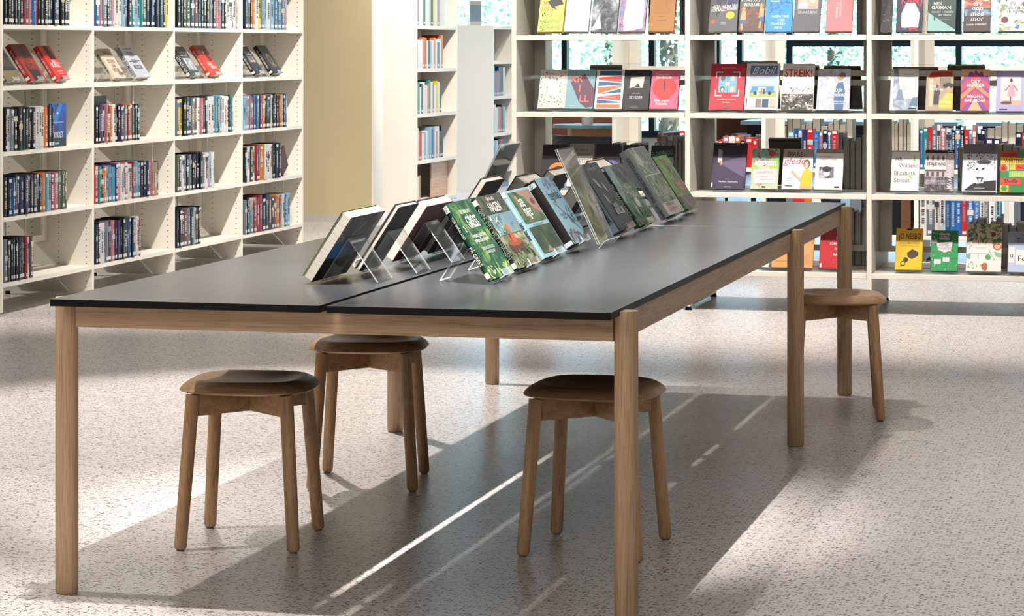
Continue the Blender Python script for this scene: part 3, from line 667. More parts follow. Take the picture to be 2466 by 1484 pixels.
# ------------------------------------------------------------------ display bays
ZS = {1: 1.412, 2: 1.012, 3: .607, 4: .207}
def fig(x, z, s, body, skin='#d9b59a', hair='#4a3426'):   # small printed figure
    return [('p', [(x - .5 * s, z), (x + .5 * s, z), (x + .35 * s, z + 1.3 * s), (x - .35 * s, z + 1.3 * s)], body), ('e', x, z + 1.65 * s, .32 * s, .33 * s, hair), ('e', x, z + 1.58 * s, .25 * s, .27 * s, skin)]
D = []   # bay, row, U, w, h, bg, spec, label, spine
D += [
(0,1,-.521,.14,.343,'#f3ea62',[T('SKAP &',.42,.45,.088,'#d8384a',b=.02,sx=.8),T('SØRG',.32,.345,.088,'#d8384a',b=.015,sx=.8),T('ARNE',.32,.245,.084,'#4fa65a',b=.01,sx=.8),T('HENNING',.48,.145,.084,'#4fa65a',b=.01,sx=.8),T('ARSKAUG',.48,.04,.084,'#4fa65a',b=.01,sx=.8),('p',[(.3,.5),(.75,.62),(.95,.46),(.6,.42),(.72,.36),(.5,.40)],K),('n',.05,.0,.3,.35,12,.05,['#3a2a1c'],3)],'yellow book with red and green capitals, leftmost on the top display shelf',None),
(0,1,-.381,.135,.342,'#eef0f2',[('r',.12,.04,.9,.96,'#fafafa')],'plain white book beside the yellow book on the top display shelf',None),
(0,1,-.235,.143,.342,('#30343c','#6d727a','#c4c8cc',16.),[('p',[(.0,.0),(.1,.2),(.35,.4),(.55,.5),(.75,.45),(.9,.2),(.7,.02)],('#1d2026','#474c55','#a8acb2',18.)),('p',[(.0,.02),(.3,.3),(.4,.05)],'#c4c8cc')],'grey book with a dark photographic hill, middle of the left top shelf',None),
(0,1,-.087,.143,.341,('#2b4f86','#b68aa6','#5f7db0',14.),[('p',[(.2,.0),(.9,.05),(.95,.65),(.75,.7),(.5,.6),(.25,.65),(.15,.2)],('#dfe4ee','#ffffff','#ffffff',18.)),('r',0,.72,.3,1,'#c99aa8')],'book with a blue and pink cloud cover on the left top shelf',None),
(0,1,.068,.138,.34,'#a8702c',[('r',.15,.3,.85,.95,'#a06826'),('l',.55,.95,.65,.4,.012,'#6a4218'),('l',.65,.4,.8,.35,.012,'#6a4218'),('n',.2,.4,.85,.9,14,.04,['#6a4218'],2),('l',.38,.25,.62,.25,.012,'#5a3614'),('l',.3,.19,.7,.19,.014,'#5a3614')],'ochre book with a faint line drawing, right end of the left top shelf',None),
(0,2,-.515,.152,.218,'#e9e2d8',[('n',.04,.03,.96,.97,110,.045,['#5c5c58','#8d8a84','#3c3c3a'],5),('r',.3,.32,.72,.72,'#f3ede4'),('l',.36,.55,.66,.55,.008,'#b9b0a4'),('l',.4,.47,.62,.47,.008,'#b9b0a4')],'cream book covered in fine grey twigs with a blank centre label',None),
(0,2,-.368,.157,.222,'#8db4be',[('p',[(.12,.70),(.62,.88),(1,.5),(1,.05),(.75,.02),(.5,.16)],'#6d4a5c'),T('KR',.34,.68,.215,'#ee7566',b=.04,sx=.95),T('I',.48,.435,.215,'#ee7566',b=.04),T('LL',.66,.17,.215,'#ee7566',b=.04,sx=.95),('l',.12,.07,.36,.07,.014,W)],'pale blue book with large salmon letters KRILL',None),
(0,2,-.212,.154,.221,W,[('r',.1,.86,.9,.97,'#35699a'),('p',[(.08,.80),(.92,.84),(.92,.68),(.08,.74)],'#e0574a'),('p',[(.08,.70),(.92,.66),(.92,.62),(.08,.58)],'#35699a'),('p',[(.08,.55),(.92,.60),(.92,.56),(.08,.38)],'#e07a4a'),('p',[(.2,.38),(.92,.52),(.92,.42)],'#35699a'),('p',[(.08,.30),(.92,.38),(.92,.22),(.08,.26)],'#e0574a'),('p',[(.08,.24),(.92,.17),(.92,.16),(.08,.14)],'#35699a'),('r',.08,.03,.92,.11,'#e07a4a'),T('KJEMPEHAIKER',.52,.28,.045,'#f7d9cf',sx=.9)],'white book with red, orange and blue wedge stripes',None),
(0,2,-.069,.145,.221,'#2b2c30',[('p',[(.25,.80),(.78,.82),(.74,.58),(.62,.56),(.55,.66),(.42,.56),(.22,.52)],'#d9d6ca'),('l',.4,.54,.75,.54,.015,'#d9d6ca'),('p',[(.64,.54),(.72,.54),(.74,.64),(.68,.64)],'#d9d6ca'),T('SKYGGER',.5,.26,.085,'#dcdad2',sx=.75),T('LENE BERG',.5,.38,.035,'#9a9a96'),('l',.25,.22,.72,.22,.008,'#77777a'),('l',.3,.04,.62,.04,.02,'#8a8a88')],'black book with a white torn-paper shape above the word SKYGGER',None),
(0,2,.08,.153,.218,'#e06a8c',[('e',.36,.55,.30,.24,'#cf3a3a'),('e',.62,.55,.30,.24,'#cf3a3a'),('e',.49,.42,.28,.22,'#d0413c'),('e',.48,.6,.035,.17,'#6a2438'),T('Katarina',.38,.86,.085,W,b=.01),T('Lindstedt',.45,.77,.085,W,b=.01),T('Min venn',.42,.18,.085,W,b=.02),T('Natalia',.42,.10,.085,W,b=.02)],'pink book with a split red fruit on the cover',None),
(0,3,-.513,.134,.234,'#141014',[('e',.75,.36,.45,.22,'#f08a2c'),('e',.72,.30,.42,.17,'#e8438c'),('e',.75,.34,.3,.14,'#1a1216')],'black book with a glowing orange ring, partly behind the tall poster holder',None),
(0,3,-.369,.133,.24,'#f0ece6',[('r',0,.66,1,1,'#8a7f76'),T('PETER F.',.5,.82,.07,'#3a2a24'),T('STRASSEGGER',.5,.72,.07,'#3a2a24',sx=.8),T('OM STEIN',.48,.55,.105,'#8a8078',sx=.85,sh=.15),T('OG JORD',.48,.42,.105,'#8a8078',sx=.85,sh=.15)],'white book titled OM STEIN OG JORD with painted shade along the top',None),  # grey upper third is the shelf's cast shade, painted into the cover
(0,3,-.227,.137,.237,'#161218',[('e',.65,.35,.45,.28,'#6d5aa8'),T('MOLIÈRE',.62,.22,.08,W,b=.02)],'black book with a violet disc behind the table books',None),
(0,3,-.082,.132,.234,'#23222a',[('r',.1,.5,.9,.85,'#2d2d3a')],'dark blue-black book between the violet disc book and the ELDORADO book',None),
(0,3,.063,.127,.234,'#15171a',[('e',.5,.55,.42,.3,'#2f3a34'),('e',.5,.5,.42,.3,'#15171a'),T('ELDORADO',.5,.76,.13,'#5f9a72',rot=8,b=.01,sx=.72)],'black book with green arched ELDORADO lettering',None),
(1,1,.389,.153,.338,'#55585a',[('r',0,.42,1,1,'#4b4e50')]+[('p',[(.2,.48),(.55,.46),(.62,.62),(.3,.66)],'#2c2c40'),('p',[(.6,.44),(.95,.40),(.98,.68),(.7,.66)],'#1f2250'),('l',.35,.48,.28,.25,.09,'#1d1d22'),('l',.5,.4,.58,.28,.08,'#8a3a2c'),('e',.14,.16,.09,.04,'#b8442c'),T('HJELP, jeg har blitt',.52,.40,.07,W,rot=6,sh=.2,sx=.8,b=.01),T('FOTBALLTRENER!',.52,.345,.07,W,rot=6,sh=.2,sx=.72,b=.02),('e',.74,.27,.15,.062,'#f0d21c'),('l',.4,.12,.62,.12,.02,'#b9b9b4'),('l',.4,.15,.6,.15,.02,'#b9b9b4')],'grey football coaching book with a round yellow badge',None),
(1,1,.536,.135,.337,'#4f5a52',[('r',0,0,1,.42,('#3a241c','#5a3a2a','#6d4a36',30.)),T('ELIAS OG',.42,.50,.068,'#e6e2d6',sp=1.15,sx=.85),T('BENJAMIN',.55,.42,.068,'#e6e2d6',sp=1.15,sx=.85)]+[('p',[(.05,.17),(.28,.17),(.26,.34),(.1,.34)],'#d9a06c'),('e',.16,.37,.08,.04,'#b98a4c'),('r',.05,.12,.28,.19,'#2c5fa8'),('l',.12,.12,.12,.02,.09,'#d9a06c'),('p',[(.78,.22),(.98,.22),(.98,.38),(.8,.38)],'#d9a06c'),('e',.87,.41,.07,.035,'#b98a4c'),('r',.82,.17,.98,.24,'#2c5fa8'),('l',.86,.17,.84,.05,.08,'#d9a06c'),('p',[(.3,.25),(.42,.28),(.36,.35)],'#c03a2a'),('p',[(.64,.27),(.78,.27),(.74,.33)],'#c03a2a')],'book showing two children in blue trunks and armbands',None),
(1,1,.676,.141,.324,'#2b8fd0',[('n',.1,.3,.9,.75,60,.10,['#1d6fb0','#1a5c98','#3aa0dc'],7),('l',.15,.53,.5,.53,.05,'#bfe4f6'),T('INGENTING',.55,.245,.058,'#d9f0fa',sp=1.1,sx=.8),T('HER',.6,.18,.058,'#d9f0fa',sp=1.1),T('TILHØRER',.48,.115,.058,'#d9f0fa',sp=1.1,sx=.8),T('MEG',.5,.05,.058,'#d9f0fa',sp=1.1)],'bright blue book with an ink cloud and white capitals',None),
(1,1,.821,.14,.312,'#5b5b60',[('r',.12,.40,.9,.84,'#c2a498'),('e',.36,.6,.13,.09,'#e0b9a4'),('e',.68,.6,.13,.09,'#e8c6b4'),('e',.36,.66,.15,.07,'#2c2220'),('e',.70,.67,.15,.07,'#2c2220'),('e',.36,.58,.10,.07,'#e0b9a4'),('e',.68,.58,.10,.07,'#e8c6b4'),('p',[(.14,.41),(.5,.41),(.5,.52),(.2,.52)],'#d8cfc8'),T('EINARS BOK',.52,.32,.065,'#c4c4c2',sx=.85)],'dark grey book with a photo of two dark-haired children',None),
(1,1,.986,.139,.299,'#e2797c',[('e',.5,.80,.24,.10,'#3a3230'),('n',.25,.68,.75,.92,40,.05,['#26211f','#5a4a44'],3),T('71 brever',.34,.55,.075,'#f6d8d4',rot=-90,al='LEFT'),T('TILLA DICKINSON',.50,.62,.04,'#f6d8d4',rot=-90,al='LEFT')],'coral pink book with a dark textured knob picture',None),
(1,2,.407,.188,.257,'#c42c3c',[('r',.24,.37,.76,.74,'#7db4cc'),('l',.5,.37,.5,.74,.008,K),('l',.24,.555,.76,.555,.008,K),('e',.36,.68,.06,.06,'#8a5a4a'),('e',.64,.68,.06,.06,'#e3d0c0'),('e',.36,.44,.065,.06,'#2a2024'),('e',.36,.43,.045,.045,'#e0b8a0'),('e',.64,.44,.065,.06,'#e6cf8a'),('e',.64,.43,.045,.045,'#e8c8b4'),('r',.44,.51,.56,.59,'#e8f0f2'),
 ('r',.15,.80,.35,.825,W),('r',.15,.68,.18,.825,W),('r',.65,.80,.85,.825,W),('r',.82,.68,.85,.825,W),('r',.15,.285,.35,.31,W),('r',.15,.285,.18,.43,W),('r',.65,.285,.85,.31,W),('r',.82,.285,.85,.43,W),T('MARLENE STREIET',.5,.89,.03,'#f0c8c8'),T('NÅ KLINGER GJENNOM',.5,.20,.03,W),T('BAKVEIEN',.5,.14,.03,W),('r',.43,.03,.57,.07,'#6a6a6a')],'red book with four cartoon faces inside white corner brackets',None),
(1,2,.587,.178,.258,'#eef0f0',[('r',.12,.27,.94,.95,'#b9cfe8'),('r',.12,.75,.94,.95,'#5f7fb8'),('r',.12,.27,.94,.40,'#a8bf6a'),T('Bobil',.5,.77,.19,W,sh=.35,b=.012),T('opplevelser',.42,.68,.085,'#e9a8a8',sh=.35),('r',.18,.36,.86,.50,'#4f8fc0'),('p',[(.14,.36),(.2,.50),(.2,.36)],'#4f8fc0'),('p',[(.7,.50),(.84,.42),(.9,.36),(.7,.36)],'#4f8fc0'),('e',.3,.35,.05,.035,K),('e',.74,.35,.05,.035,K),('r',.38,.39,.62,.48,'#dfe8ee'),('r',.46,.34,.52,.46,'#e0823a'),('r',.54,.33,.6,.45,'#2c3c6a'),('e',.38,.36,.03,.06,'#f0f4f6'),('r',.12,.05,.30,.22,'#c8d6e0'),('r',.33,.05,.50,.22,'#8a7a7a'),('r',.53,.05,.72,.22,'#3f5070'),('r',.75,.05,.94,.22,'#d8b8a0'),('r',.04,.05,.07,.24,K)],'white camper van travel book with a blue van picture',None),
(1,2,.772,.17,.257,'#f2ebe0',[T('STREIK!',.5,.71,.20,'#d42a20',b=.03,sx=.72),T('JONAS BALS',.5,.90,.04,'#a89a88'),('l',.1,.66,.92,.66,.004,'#b9a898'),('r',0,.0,1,.34,('#141212','#4a4642','#cfc8bc',26.)),('n',0,.28,1,.48,120,.035,[K,'#e9e2d6','#3a3634','#8d867c'],4),('n',0,.02,1,.30,90,.06,[K,'#d8d0c4','#2a2826'],6),('e',.2,.58,.015,.012,'#c03030')],'cream STREIK! book with a black and white crowd',None),
(1,2,.955,.173,.229,'#bcc2cc',[('r',0,0,1,1,('#a8aeba','#c4c9d2','#dde0e6',40.)),('p',[(.55,.0),(.82,.0),(.86,.45),(.78,.68),(.62,.66),(.5,.4)],'#4a6a96'),('e',.70,.80,.11,.09,'#b9927a'),('e',.76,.84,.10,.07,'#8a6a54'),('e',.42,.68,.11,.09,'#e8dcd2'),('p',[(.38,.6),(.5,.6),(.58,.45),(.4,.4)],'#d9c4b8'),T('Dropp',.42,.44,.15,W,sh=.35,b=.008),T('oppdragelsen!',.46,.33,.12,W,sh=.35,b=.008,sx=.85),T('GI RELASJONENE PLASS',.55,.19,.036,W,b=.01),T('LA DEG BARNET STYRE',.55,.14,.036,W,b=.01)],'pale grey book of a parent holding a baby with white script',None),
(1,3,.416,.181,.251,'#3d2f4e',[('p',[(.28,.58),(1,.72),(1,.22),(.28,.52)],'#6b5a7c'),('r',0,.86,1,1,'#120e18'),('p',[(0,.72),(1,.76),(1,.99),(0,.99)],'#1d1626'),('p',[(.15,.58),(.28,.52),(.28,.83),(.15,.87)],'#8a8894'),('p',[(.15,.58),(.28,.52),(.28,.66),(.15,.66)],'#f0ece8'),('l',.22,.6,.26,.5,.05,'#d0705a'),T('Håndbok i barne-sorg',.5,.13,.045,W,b=.02,sx=.85),('l',.4,.20,.55,.20,.01,'#a89ab4'),('l',.4,.03,.6,.03,.02,'#c8c0d0'),('r',.0,.02,.04,.12,W)],'dark purple book with a beam of light and a small doorway',None),  # dark upper part and greyed door top are shelf shade put into the print
(1,3,.603,.146,.222,'#c9d3b4',[('r',0,.62,1,1,'#8fa894'),('n',0,.75,1,.98,30,.06,['#2f4a38','#44664c'],3),('p',[(.55,.7),(1,.8),(1,.5),(.7,.45)],'#9fcf5a'),('p',[(.0,.6),(.3,.75),(.2,.4),(0,.45)],'#a8cf6a'),('e',.74,.88,.14,.07,'#b03030'),('n',.1,.55,.9,.75,34,.07,['#d8a890','#6d7fa0','#c05a4a','#e8d8a0'],6),('r',.12,.58,.88,.69,W),T('ATLE & BIRGE',.5,.61,.06,'#c8443c',sx=.85),('p',[(.08,.47),(.92,.5),(.85,.14),(.14,.12)],W),T('DISKURSTEORI',.5,.37,.085,'#c8443c',sx=.62,b=.01),T('FOR BARN OG',.5,.28,.05,'#c8443c'),T('TENDE FOLK',.55,.21,.05,'#c8443c'),('n',.2,.07,.4,.14,5,.07,['#e0823a'],2),('r',.42,.03,.56,.06,K)],'pale green cartoon book with crowded faces and red hand lettering',None),
(1,3,.771,.16,.221,'#f7f5f2',[('r',0,.80,1,1,'#9c9486'),T('SPARE-',.42,.81,.14,'#4a2420',b=.03,sx=.85),T('glede',.38,.62,.20,'#c85a64',sh=.3),('l',.2,.55,.6,.55,.006,'#d8c0c0'),('l',.22,.50,.55,.50,.006,'#d8c0c0'),('l',.24,.45,.55,.45,.006,'#d8c0c0'),('p',[(.6,.02),(.98,.02),(1,.42),(.88,.5),(.72,.48),(.62,.3)],'#f2c224'),('e',.80,.62,.11,.12,'#7a5238'),('e',.79,.60,.075,.09,'#e6b49a'),('l',.64,.2,.3,.44,.07,'#e0aa8c'),('r',.62,.0,1,.06,'#dca488'),('l',.12,.25,.35,.28,.01,'#8aa0c0'),('l',.12,.2,.35,.23,.01,'#8aa0c0'),('r',.1,.07,.35,.085,K)],'white SPAREGLEDE book with a woman in a yellow top',None),  # brownish top strip paints the shadow of the shelf above
(1,3,.932,.146,.221,'#f3f0ea',[('r',0,.90,1,1,'#8d8474'),T('Liv Aabrand',.35,.80,.045,'#7a7a78'),T('Dagbøker i utvalg',.45,.74,.045,'#7a7a78'),('r',.14,.28,.68,.56,('#1c1a1c','#6d6a70','#d8d4d6',22.)),('e',.42,.42,.12,.10,'#e9e4e2'),('e',.42,.50,.17,.07,'#1d1b1d'),('r',.72,.04,.9,.08,K)],'plain white book with one square black and white portrait photo',None),  # top strip: shelf shadow painted onto the white cover
(1,4,.58,.10,.21,'#eef0f2',[('r',.55,.04,.9,.3,'#d6dade')],'plain white book on the lowest shelf just left of the orange book',None),
(1,4,.747,.22,.237,'#e0a262',[('l',.08,.14,.94,.14,.012,'#b9743c'),('e',.8,.16,.06,.03,'#c8823f'),('r',.7,.1,.92,.3,'#d99654')],'large tan-orange book on the lowest shelf behind the table leg',None),
(1,4,.965,.165,.205,'#c41f2a',[('r',0,.72,1,1,'#8f1a20'),T('DET',.6,.76,.075,'#e8c8c0'),T('KOMMUNISTISKE',.66,.62,.075,W,b=.02,sx=.8),T('PARTIS',.62,.48,.075,W,b=.02,sx=.8),T('MANIFEST',.64,.33,.075,W,b=.02,sx=.8),('n',.3,.1,.9,.3,5,.02,[W],3),('r',.02,.02,.08,.12,W)],'red manifesto book with white capitals on the lowest shelf',None),  # deeper red at the top is painted shelf shade
(2,1,1.225,.06,.256,'#17161a',[('n',0,.2,1,.9,8,.2,['#5a5a5e'],3)],'narrow black book edge-on at the left of the right top shelf',None),
(2,1,1.341,.134,.325,'#241f3a',[('n',.05,.0,.95,1,60,.10,['#2b4fb0','#d0343c','#1d1f5a'],3),T('KAMT',.6,.47,.16,'#e0404a',b=.03,sx=.8),('p',[(.2,.06),(.85,.06),(.9,.3),(.7,.48),(.35,.48),(.18,.3)],('#bfc4d2','#ffffff','#ffffff',30.)),('r',.5,.03,.75,.07,'#e0404a')],'red and blue lettered book with a white burst, right top shelf',None),
(2,1,1.503,.145,.324,'#15332f',[('p',[(0,.58),(.4,.62),(1,.56),(1,1),(0,1)],'#4f7d78'),('p',[(0,.32),(1,.02),(1,0),(0,0)],'#8fb9b4'),('e',.24,.22,.03,.05,'#1f3a36'),T('NEIL',.35,.445,.075,'#efe9d2',sx=.9),T('GAIMAN',.47,.375,.08,'#efe9d2',sx=.95),T('HAVET I ENDEN',.52,.31,.045,'#c8d2c4'),T('AV VEIEN',.6,.26,.045,'#c8d2c4'),('l',.45,.2,.75,.2,.01,'#8aa8a0')],'dark teal book with a lone walker on a pale slope',None),
(2,1,1.68,.138,.323,'#3c2224',[('r',0,.40,1,1,('#6a2a1c','#a8452c','#d8a078',22.)),('r',0,.27,1,.38,('#26384a','#48607a','#8aa0b0',26.)),T('dra',.48,.44,.11,W,sh=.3,b=.01),T('opp',.48,.36,.11,W,sh=.3,b=.01),T('med',.48,.265,.11,W,sh=.3,b=.01),T('mor',.48,.18,.11,W,sh=.3,b=.01),T('KARIN SVEEGEST',.48,.10,.04,W,b=.01,rot=2),('e',.8,.57,.15,.06,'#e8c8a8'),('r',.02,.26,.1,.34,'#8a9aa8')],'brown and rust book with white brush-script title',None),
(2,1,1.856,.147,.322,'#f1f1ee',[('n',0,.0,.25,.45,20,.14,['#8fa06a','#b9c48f'],3),('n',.6,.1,1,.4,14,.12,['#7d8f5a','#a8b47c'],5),('n',0,.5,.4,.56,5,.12,['#4a5058'],8),('e',.9,.46,.1,.04,'#9a2f3a'),T('På',.5,.44,.09,'#5a6a78'),T('naturens',.55,.375,.09,'#5a6a78',sx=.85),T('skuldre',.55,.31,.09,'#5a6a78',sx=.85),('e',.22,.19,.13,.055,'#6a2430'),('p',[(.55,.06),(.75,.12),(.7,.02)],'#3a6fc0'),('p',[(.2,.05),(.45,.09),(.4,.0)],'#d8a890')],'white botanical book with grass, birds and a maroon disc',None),
(2,2,1.313,.144,.227,'#eeeadf',[('p',[(.1,.0),(.1,1),(.25,1),(.3,.65),(.4,.4),(.38,.3),(.75,.28),(1,.3),(1,0)],('#7a8aa4','#a8b6c8','#dfe4ea',18.)),('p',[(.2,.25),(.28,.5),(.42,.5),(.5,.25)],'#8494ac'),('p',[(.7,.1),(.8,.3),(1,.33),(1,.1)],'#6a7f9c'),('l',.5,.86,.85,.86,.01,'#c8a88a'),('l',.55,.81,.85,.81,.01,'#c8a88a'),('n',.45,.5,.75,.65,14,.04,['#b9c4a0','#9aa890'],4),('r',.68,.03,.95,.055,K)],'cream book with a pale blue watercolour figure',None),
(2,2,1.491,.141,.222,'#b9a48c',[('p',[(.05,.82),(.2,.97),(.95,.98),(.95,.86),(.5,.84),(.3,.82)],'#b8342a'),('r',.1,.1,.25,.78,'#d8c4a4'),('r',.55,.55,.9,.8,'#8a7a68'),('l',.55,.98,.5,.4,.02,'#3a2a24'),('p',[(.28,.15),(.48,.15),(.5,.55),(.3,.55)],'#3a3230'),('e',.4,.60,.06,.045,'#5a4034'),('e',.82,.62,.2,.07,'#17120f'),('e',.83,.52,.08,.08,'#d8a888'),('p',[(.5,.05),(1,.05),(1,.42),(.75,.44),(.5,.2)],'#e8c62c'),T('JANE',.25,.58,.06,W,b=.02),T('GARDAM',.38,.50,.06,W,b=.02),T('En',.8,.3,.085,W),T('trofast',.72,.19,.085,W),T('hustru',.7,.09,.085,W)],'brown film-still book with a red umbrella and yellow dress',None),
(2,2,1.669,.148,.226,'#f4b78a',[('p',[(.0,.72),(.12,.85),(.2,.80),(.3,.95),(.45,.90),(.5,.99),(.6,.9),(.72,.96),(.8,.82),(.92,.86),(1,.72),(1,0),(0,0)],'#8a3f98'),('p',[(.0,.6),(.15,.72),(.3,.75),(.5,.9),(.7,.76),(.85,.72),(1,.6),(1,.5),(.75,.62),(.5,.75),(.25,.6),(0,.45)],'#e0405a'),('p',[(.0,.38),(.2,.5),(.5,.72),(.8,.5),(1,.4),(1,.3),(.75,.42),(.5,.56),(.2,.38),(0,.25)],'#f08a5a'),('p',[(.0,.2),(.25,.38),(.5,.5),(.75,.38),(1,.22),(1,.0),(.7,.25),(.5,.36),(.3,.24),(0,0)],'#e0405a'),('p',[(.25,0),(.4,.18),(.5,.26),(.6,.18),(.75,0)],'#f4b78a'),T('DET',.5,.67,.09,W,b=.03),T('BRENNER',.5,.58,.09,W,b=.03,sx=.85),T('MEGHA',.5,.31,.09,W,b=.03),T('MAJUMDAR',.5,.21,.09,W,b=.03,sx=.85)],'orange and violet flame-patterned book on the second shelf',None),
(2,2,1.844,.143,.22,'#b7aee0',[('r',.14,.14,.88,.86,'#e6d6d8'),('r',.14,.14,.88,.26,'#d8b0a0'),('p',[(.38,.36),(.68,.36),(.6,.66),(.46,.66)],'#e8a0b0'),('e',.52,.76,.05,.05,'#4a2a28'),('l',.46,.64,.3,.5,.03,'#7a4a3c'),('l',.6,.64,.76,.5,.03,'#7a4a3c'),('l',.5,.36,.5,.2,.05,'#7a4a3c'),('e',.35,.2,.2,.04,'#5a4044'),('r',.1,.03,.4,.05,K)],'lilac book with a photo of a person in a pink dress',None),
(2,3,1.318,.146,.217,'#f8f8f4',[('r',0,.965,1,1,'#a89c8c'),T('Ah,',.12,.74,.125,'#5a5a54',b=-.005,al='LEFT'),T('William!',.26,.57,.125,'#6a6054',b=-.005,al='LEFT',sx=.92),T('Elizabeth',.10,.38,.125,'#5a5a54',b=-.005,al='LEFT',sx=.95),T('Strout',.10,.20,.125,'#5a5a54',b=-.005,al='LEFT'),('p',[(.78,.72),(.88,.74),(.80,.90)],'#9fcf4a'),('p',[(.55,.42),(.8,.24),(.7,.38)],'#a8d45a'),('n',.4,.8,.7,.95,8,.05,['#f4d4c8'],3)],'white book with thin dark lettering and small green leaves',None),  # thin grey top edge is shelf shadow put into the colour
(2,3,1.49,.152,.223,'#c9b9bc',[('r',0,.0,1,.35,('#1f1a1c','#5a5256','#b9acb0',26.)),('r',0,.93,1,1,'#1d181a'),('r',.0,.5,.72,.9,'#e6dcdc'),('r',.0,.48,.72,.52,'#5a5052')]+[('e',.08+.18*k,.80,.04,.06,'#6a6064') for k in range(4)]+[('r',.05+.18*k,.36,.13+.18*k,.47,'#4a4246') for k in range(4)]+[T('STÅLE WIG',.38,.62,.085,'#2c4a4c',b=.03,sx=.85),T('HAVANNA TAXI',.93,.05,.13,W,rot=90,al='LEFT',sx=.95,b=.02),T('LIV OG LØGN I',.38,.22,.055,'#efe6e6',b=.02),T('DET NYE CUBA',.38,.16,.055,'#efe6e6',b=.02)],'grey-pink facade photo book with sideways white lettering',None),  # near-black top edge paints shelf shadow over the facade picture
(2,3,1.691,.179,.255,'#dfe6f0',[('r',0,.80,1,1,'#6d6e70'),('e',.88,.90,.04,.028,'#8a3a3c'),('p',[(.05,.02),(.3,.16),(.5,.2),(.75,.22),(.98,.24),(.98,.02)],'#1a1718'),('n',.12,.45,.95,.82,130,.035,['#1d1d20','#3a3a3e'],7),('p',[(.32,.3),(.42,.16),(.6,.18),(.72,.34),(.7,.6),(.52,.66),(.36,.55)],'#eef2f7'),('e',.62,.62,.2,.05,'#26262a'),('e',.42,.47,.035,.025,K),('e',.60,.48,.035,.02,K),('l',.47,.45,.44,.36,.01,K),('p',[(.40,.30),(.62,.29),(.55,.20),(.47,.20)],K),('p',[(.46,.27),(.56,.27),(.52,.19),(.48,.20)],'#dfe6f0'),('l',.35,.07,.65,.07,.02,'#c8c8ca')],'pale blue book with an ink-splattered face under painted shade',None),  # grey head of the cover is painted shade from the shelf above
(2,3,1.865,.149,.219,'#2f8a44',[('r',0,.86,.62,1,'#d8442c'),('r',.62,.86,1,1,'#2f8a44'),('r',0,.68,1,.85,'#f2c02c'),('r',0,.52,.3,.67,'#a8dca0'),('e',.1,.58,.14,.1,'#d8442c'),('e',.1,.58,.07,.05,'#8a1f1c'),('r',.32,.55,.52,.67,'#f2c02c'),('r',.52,.54,1,.67,'#d8442c'),('r',.30,.36,1,.52,'#8fcf7a'),('r',.0,.18,.72,.34,'#e0482c'),('r',0,0,.3,.17,'#f2c02c'),('e',.14,.09,.1,.07,'#3a9a44'),T('COLSON',.33,.88,.1,'#2a1414',sx=.7,b=.01),T('WHITEHEAD',.56,.72,.115,'#2a1c14',sx=.72,b=.01),T('HARLEM',.68,.39,.11,'#f6d84a',sx=.72,b=.03),T('Shuffle',.36,.22,.12,'#2a1414',sh=.3,sx=.85),('l',.6,.62,.9,.57,.02,K)],'multicoloured block-letter book cut by the right picture edge',None),
(2,4,1.338,.14,.223,'#f2c524',[('r',0,.72,1,1,'#d9a41a'),('r',.4,.955,.6,1,K),T('JO NESBØ',.52,.74,.17,K,b=.02,sx=.56),T('SJALUSIMANNEN',.5,.62,.062,'#8a6a1c',sx=.78,sp=1.1),T('OG ANDRE FORTELLINGER',.5,.56,.03,'#b8922c'),('p',[(.42,.40),(.62,.50),(.86,.42),(.84,.34),(.62,.26),(.46,.30)],'#4a3c38'),('e',.38,.24,.09,.06,'#4a3c38'),('e',.28,.15,.09,.06,'#4a3c38'),('e',.28,.15,.055,.035,'#f2c524'),('l',.44,.28,.38,.22,.02,'#4a3c38'),('l',.22,.12,.14,.06,.015,'#4a3c38')],'yellow book with black sunglasses and a big black author name',None),  # darker yellow above holds the shelf's shade in its colour
(2,4,1.515,.139,.215,'#2f9a55',[('r',0,.68,1,1,'#1f6a3c'),('n',.0,.0,1,1,160,.05,['#7fd09a','#1d7a40','#4fb574'],7),('r',.3,.77,.68,.93,'#b09a94'),T('VERDEN',.5,.81,.10,K,sx=.75),('p',[(.2,.68),(.8,.72),(.74,.5),(.5,.45),(.25,.52)],'#e9e2e2'),T('VIPPE-',.5,.60,.10,'#8a8a8a',sx=.8),T('PUNKTET',.5,.52,.08,'#8a8a8a',sx=.8),('r',.15,.27,.38,.48,'#2f9a55'),('r',.12,.17,.38,.28,'#f0e0e6'),('r',.45,.22,.7,.33,'#f0e0e6'),('r',.72,.3,.98,.43,'#2f9a55'),('r',.0,.68,.22,.76,'#b09a94')],'green scribble-patterned book with white paper scraps',None),  # dark green top and greyed scraps carry painted shelf shade
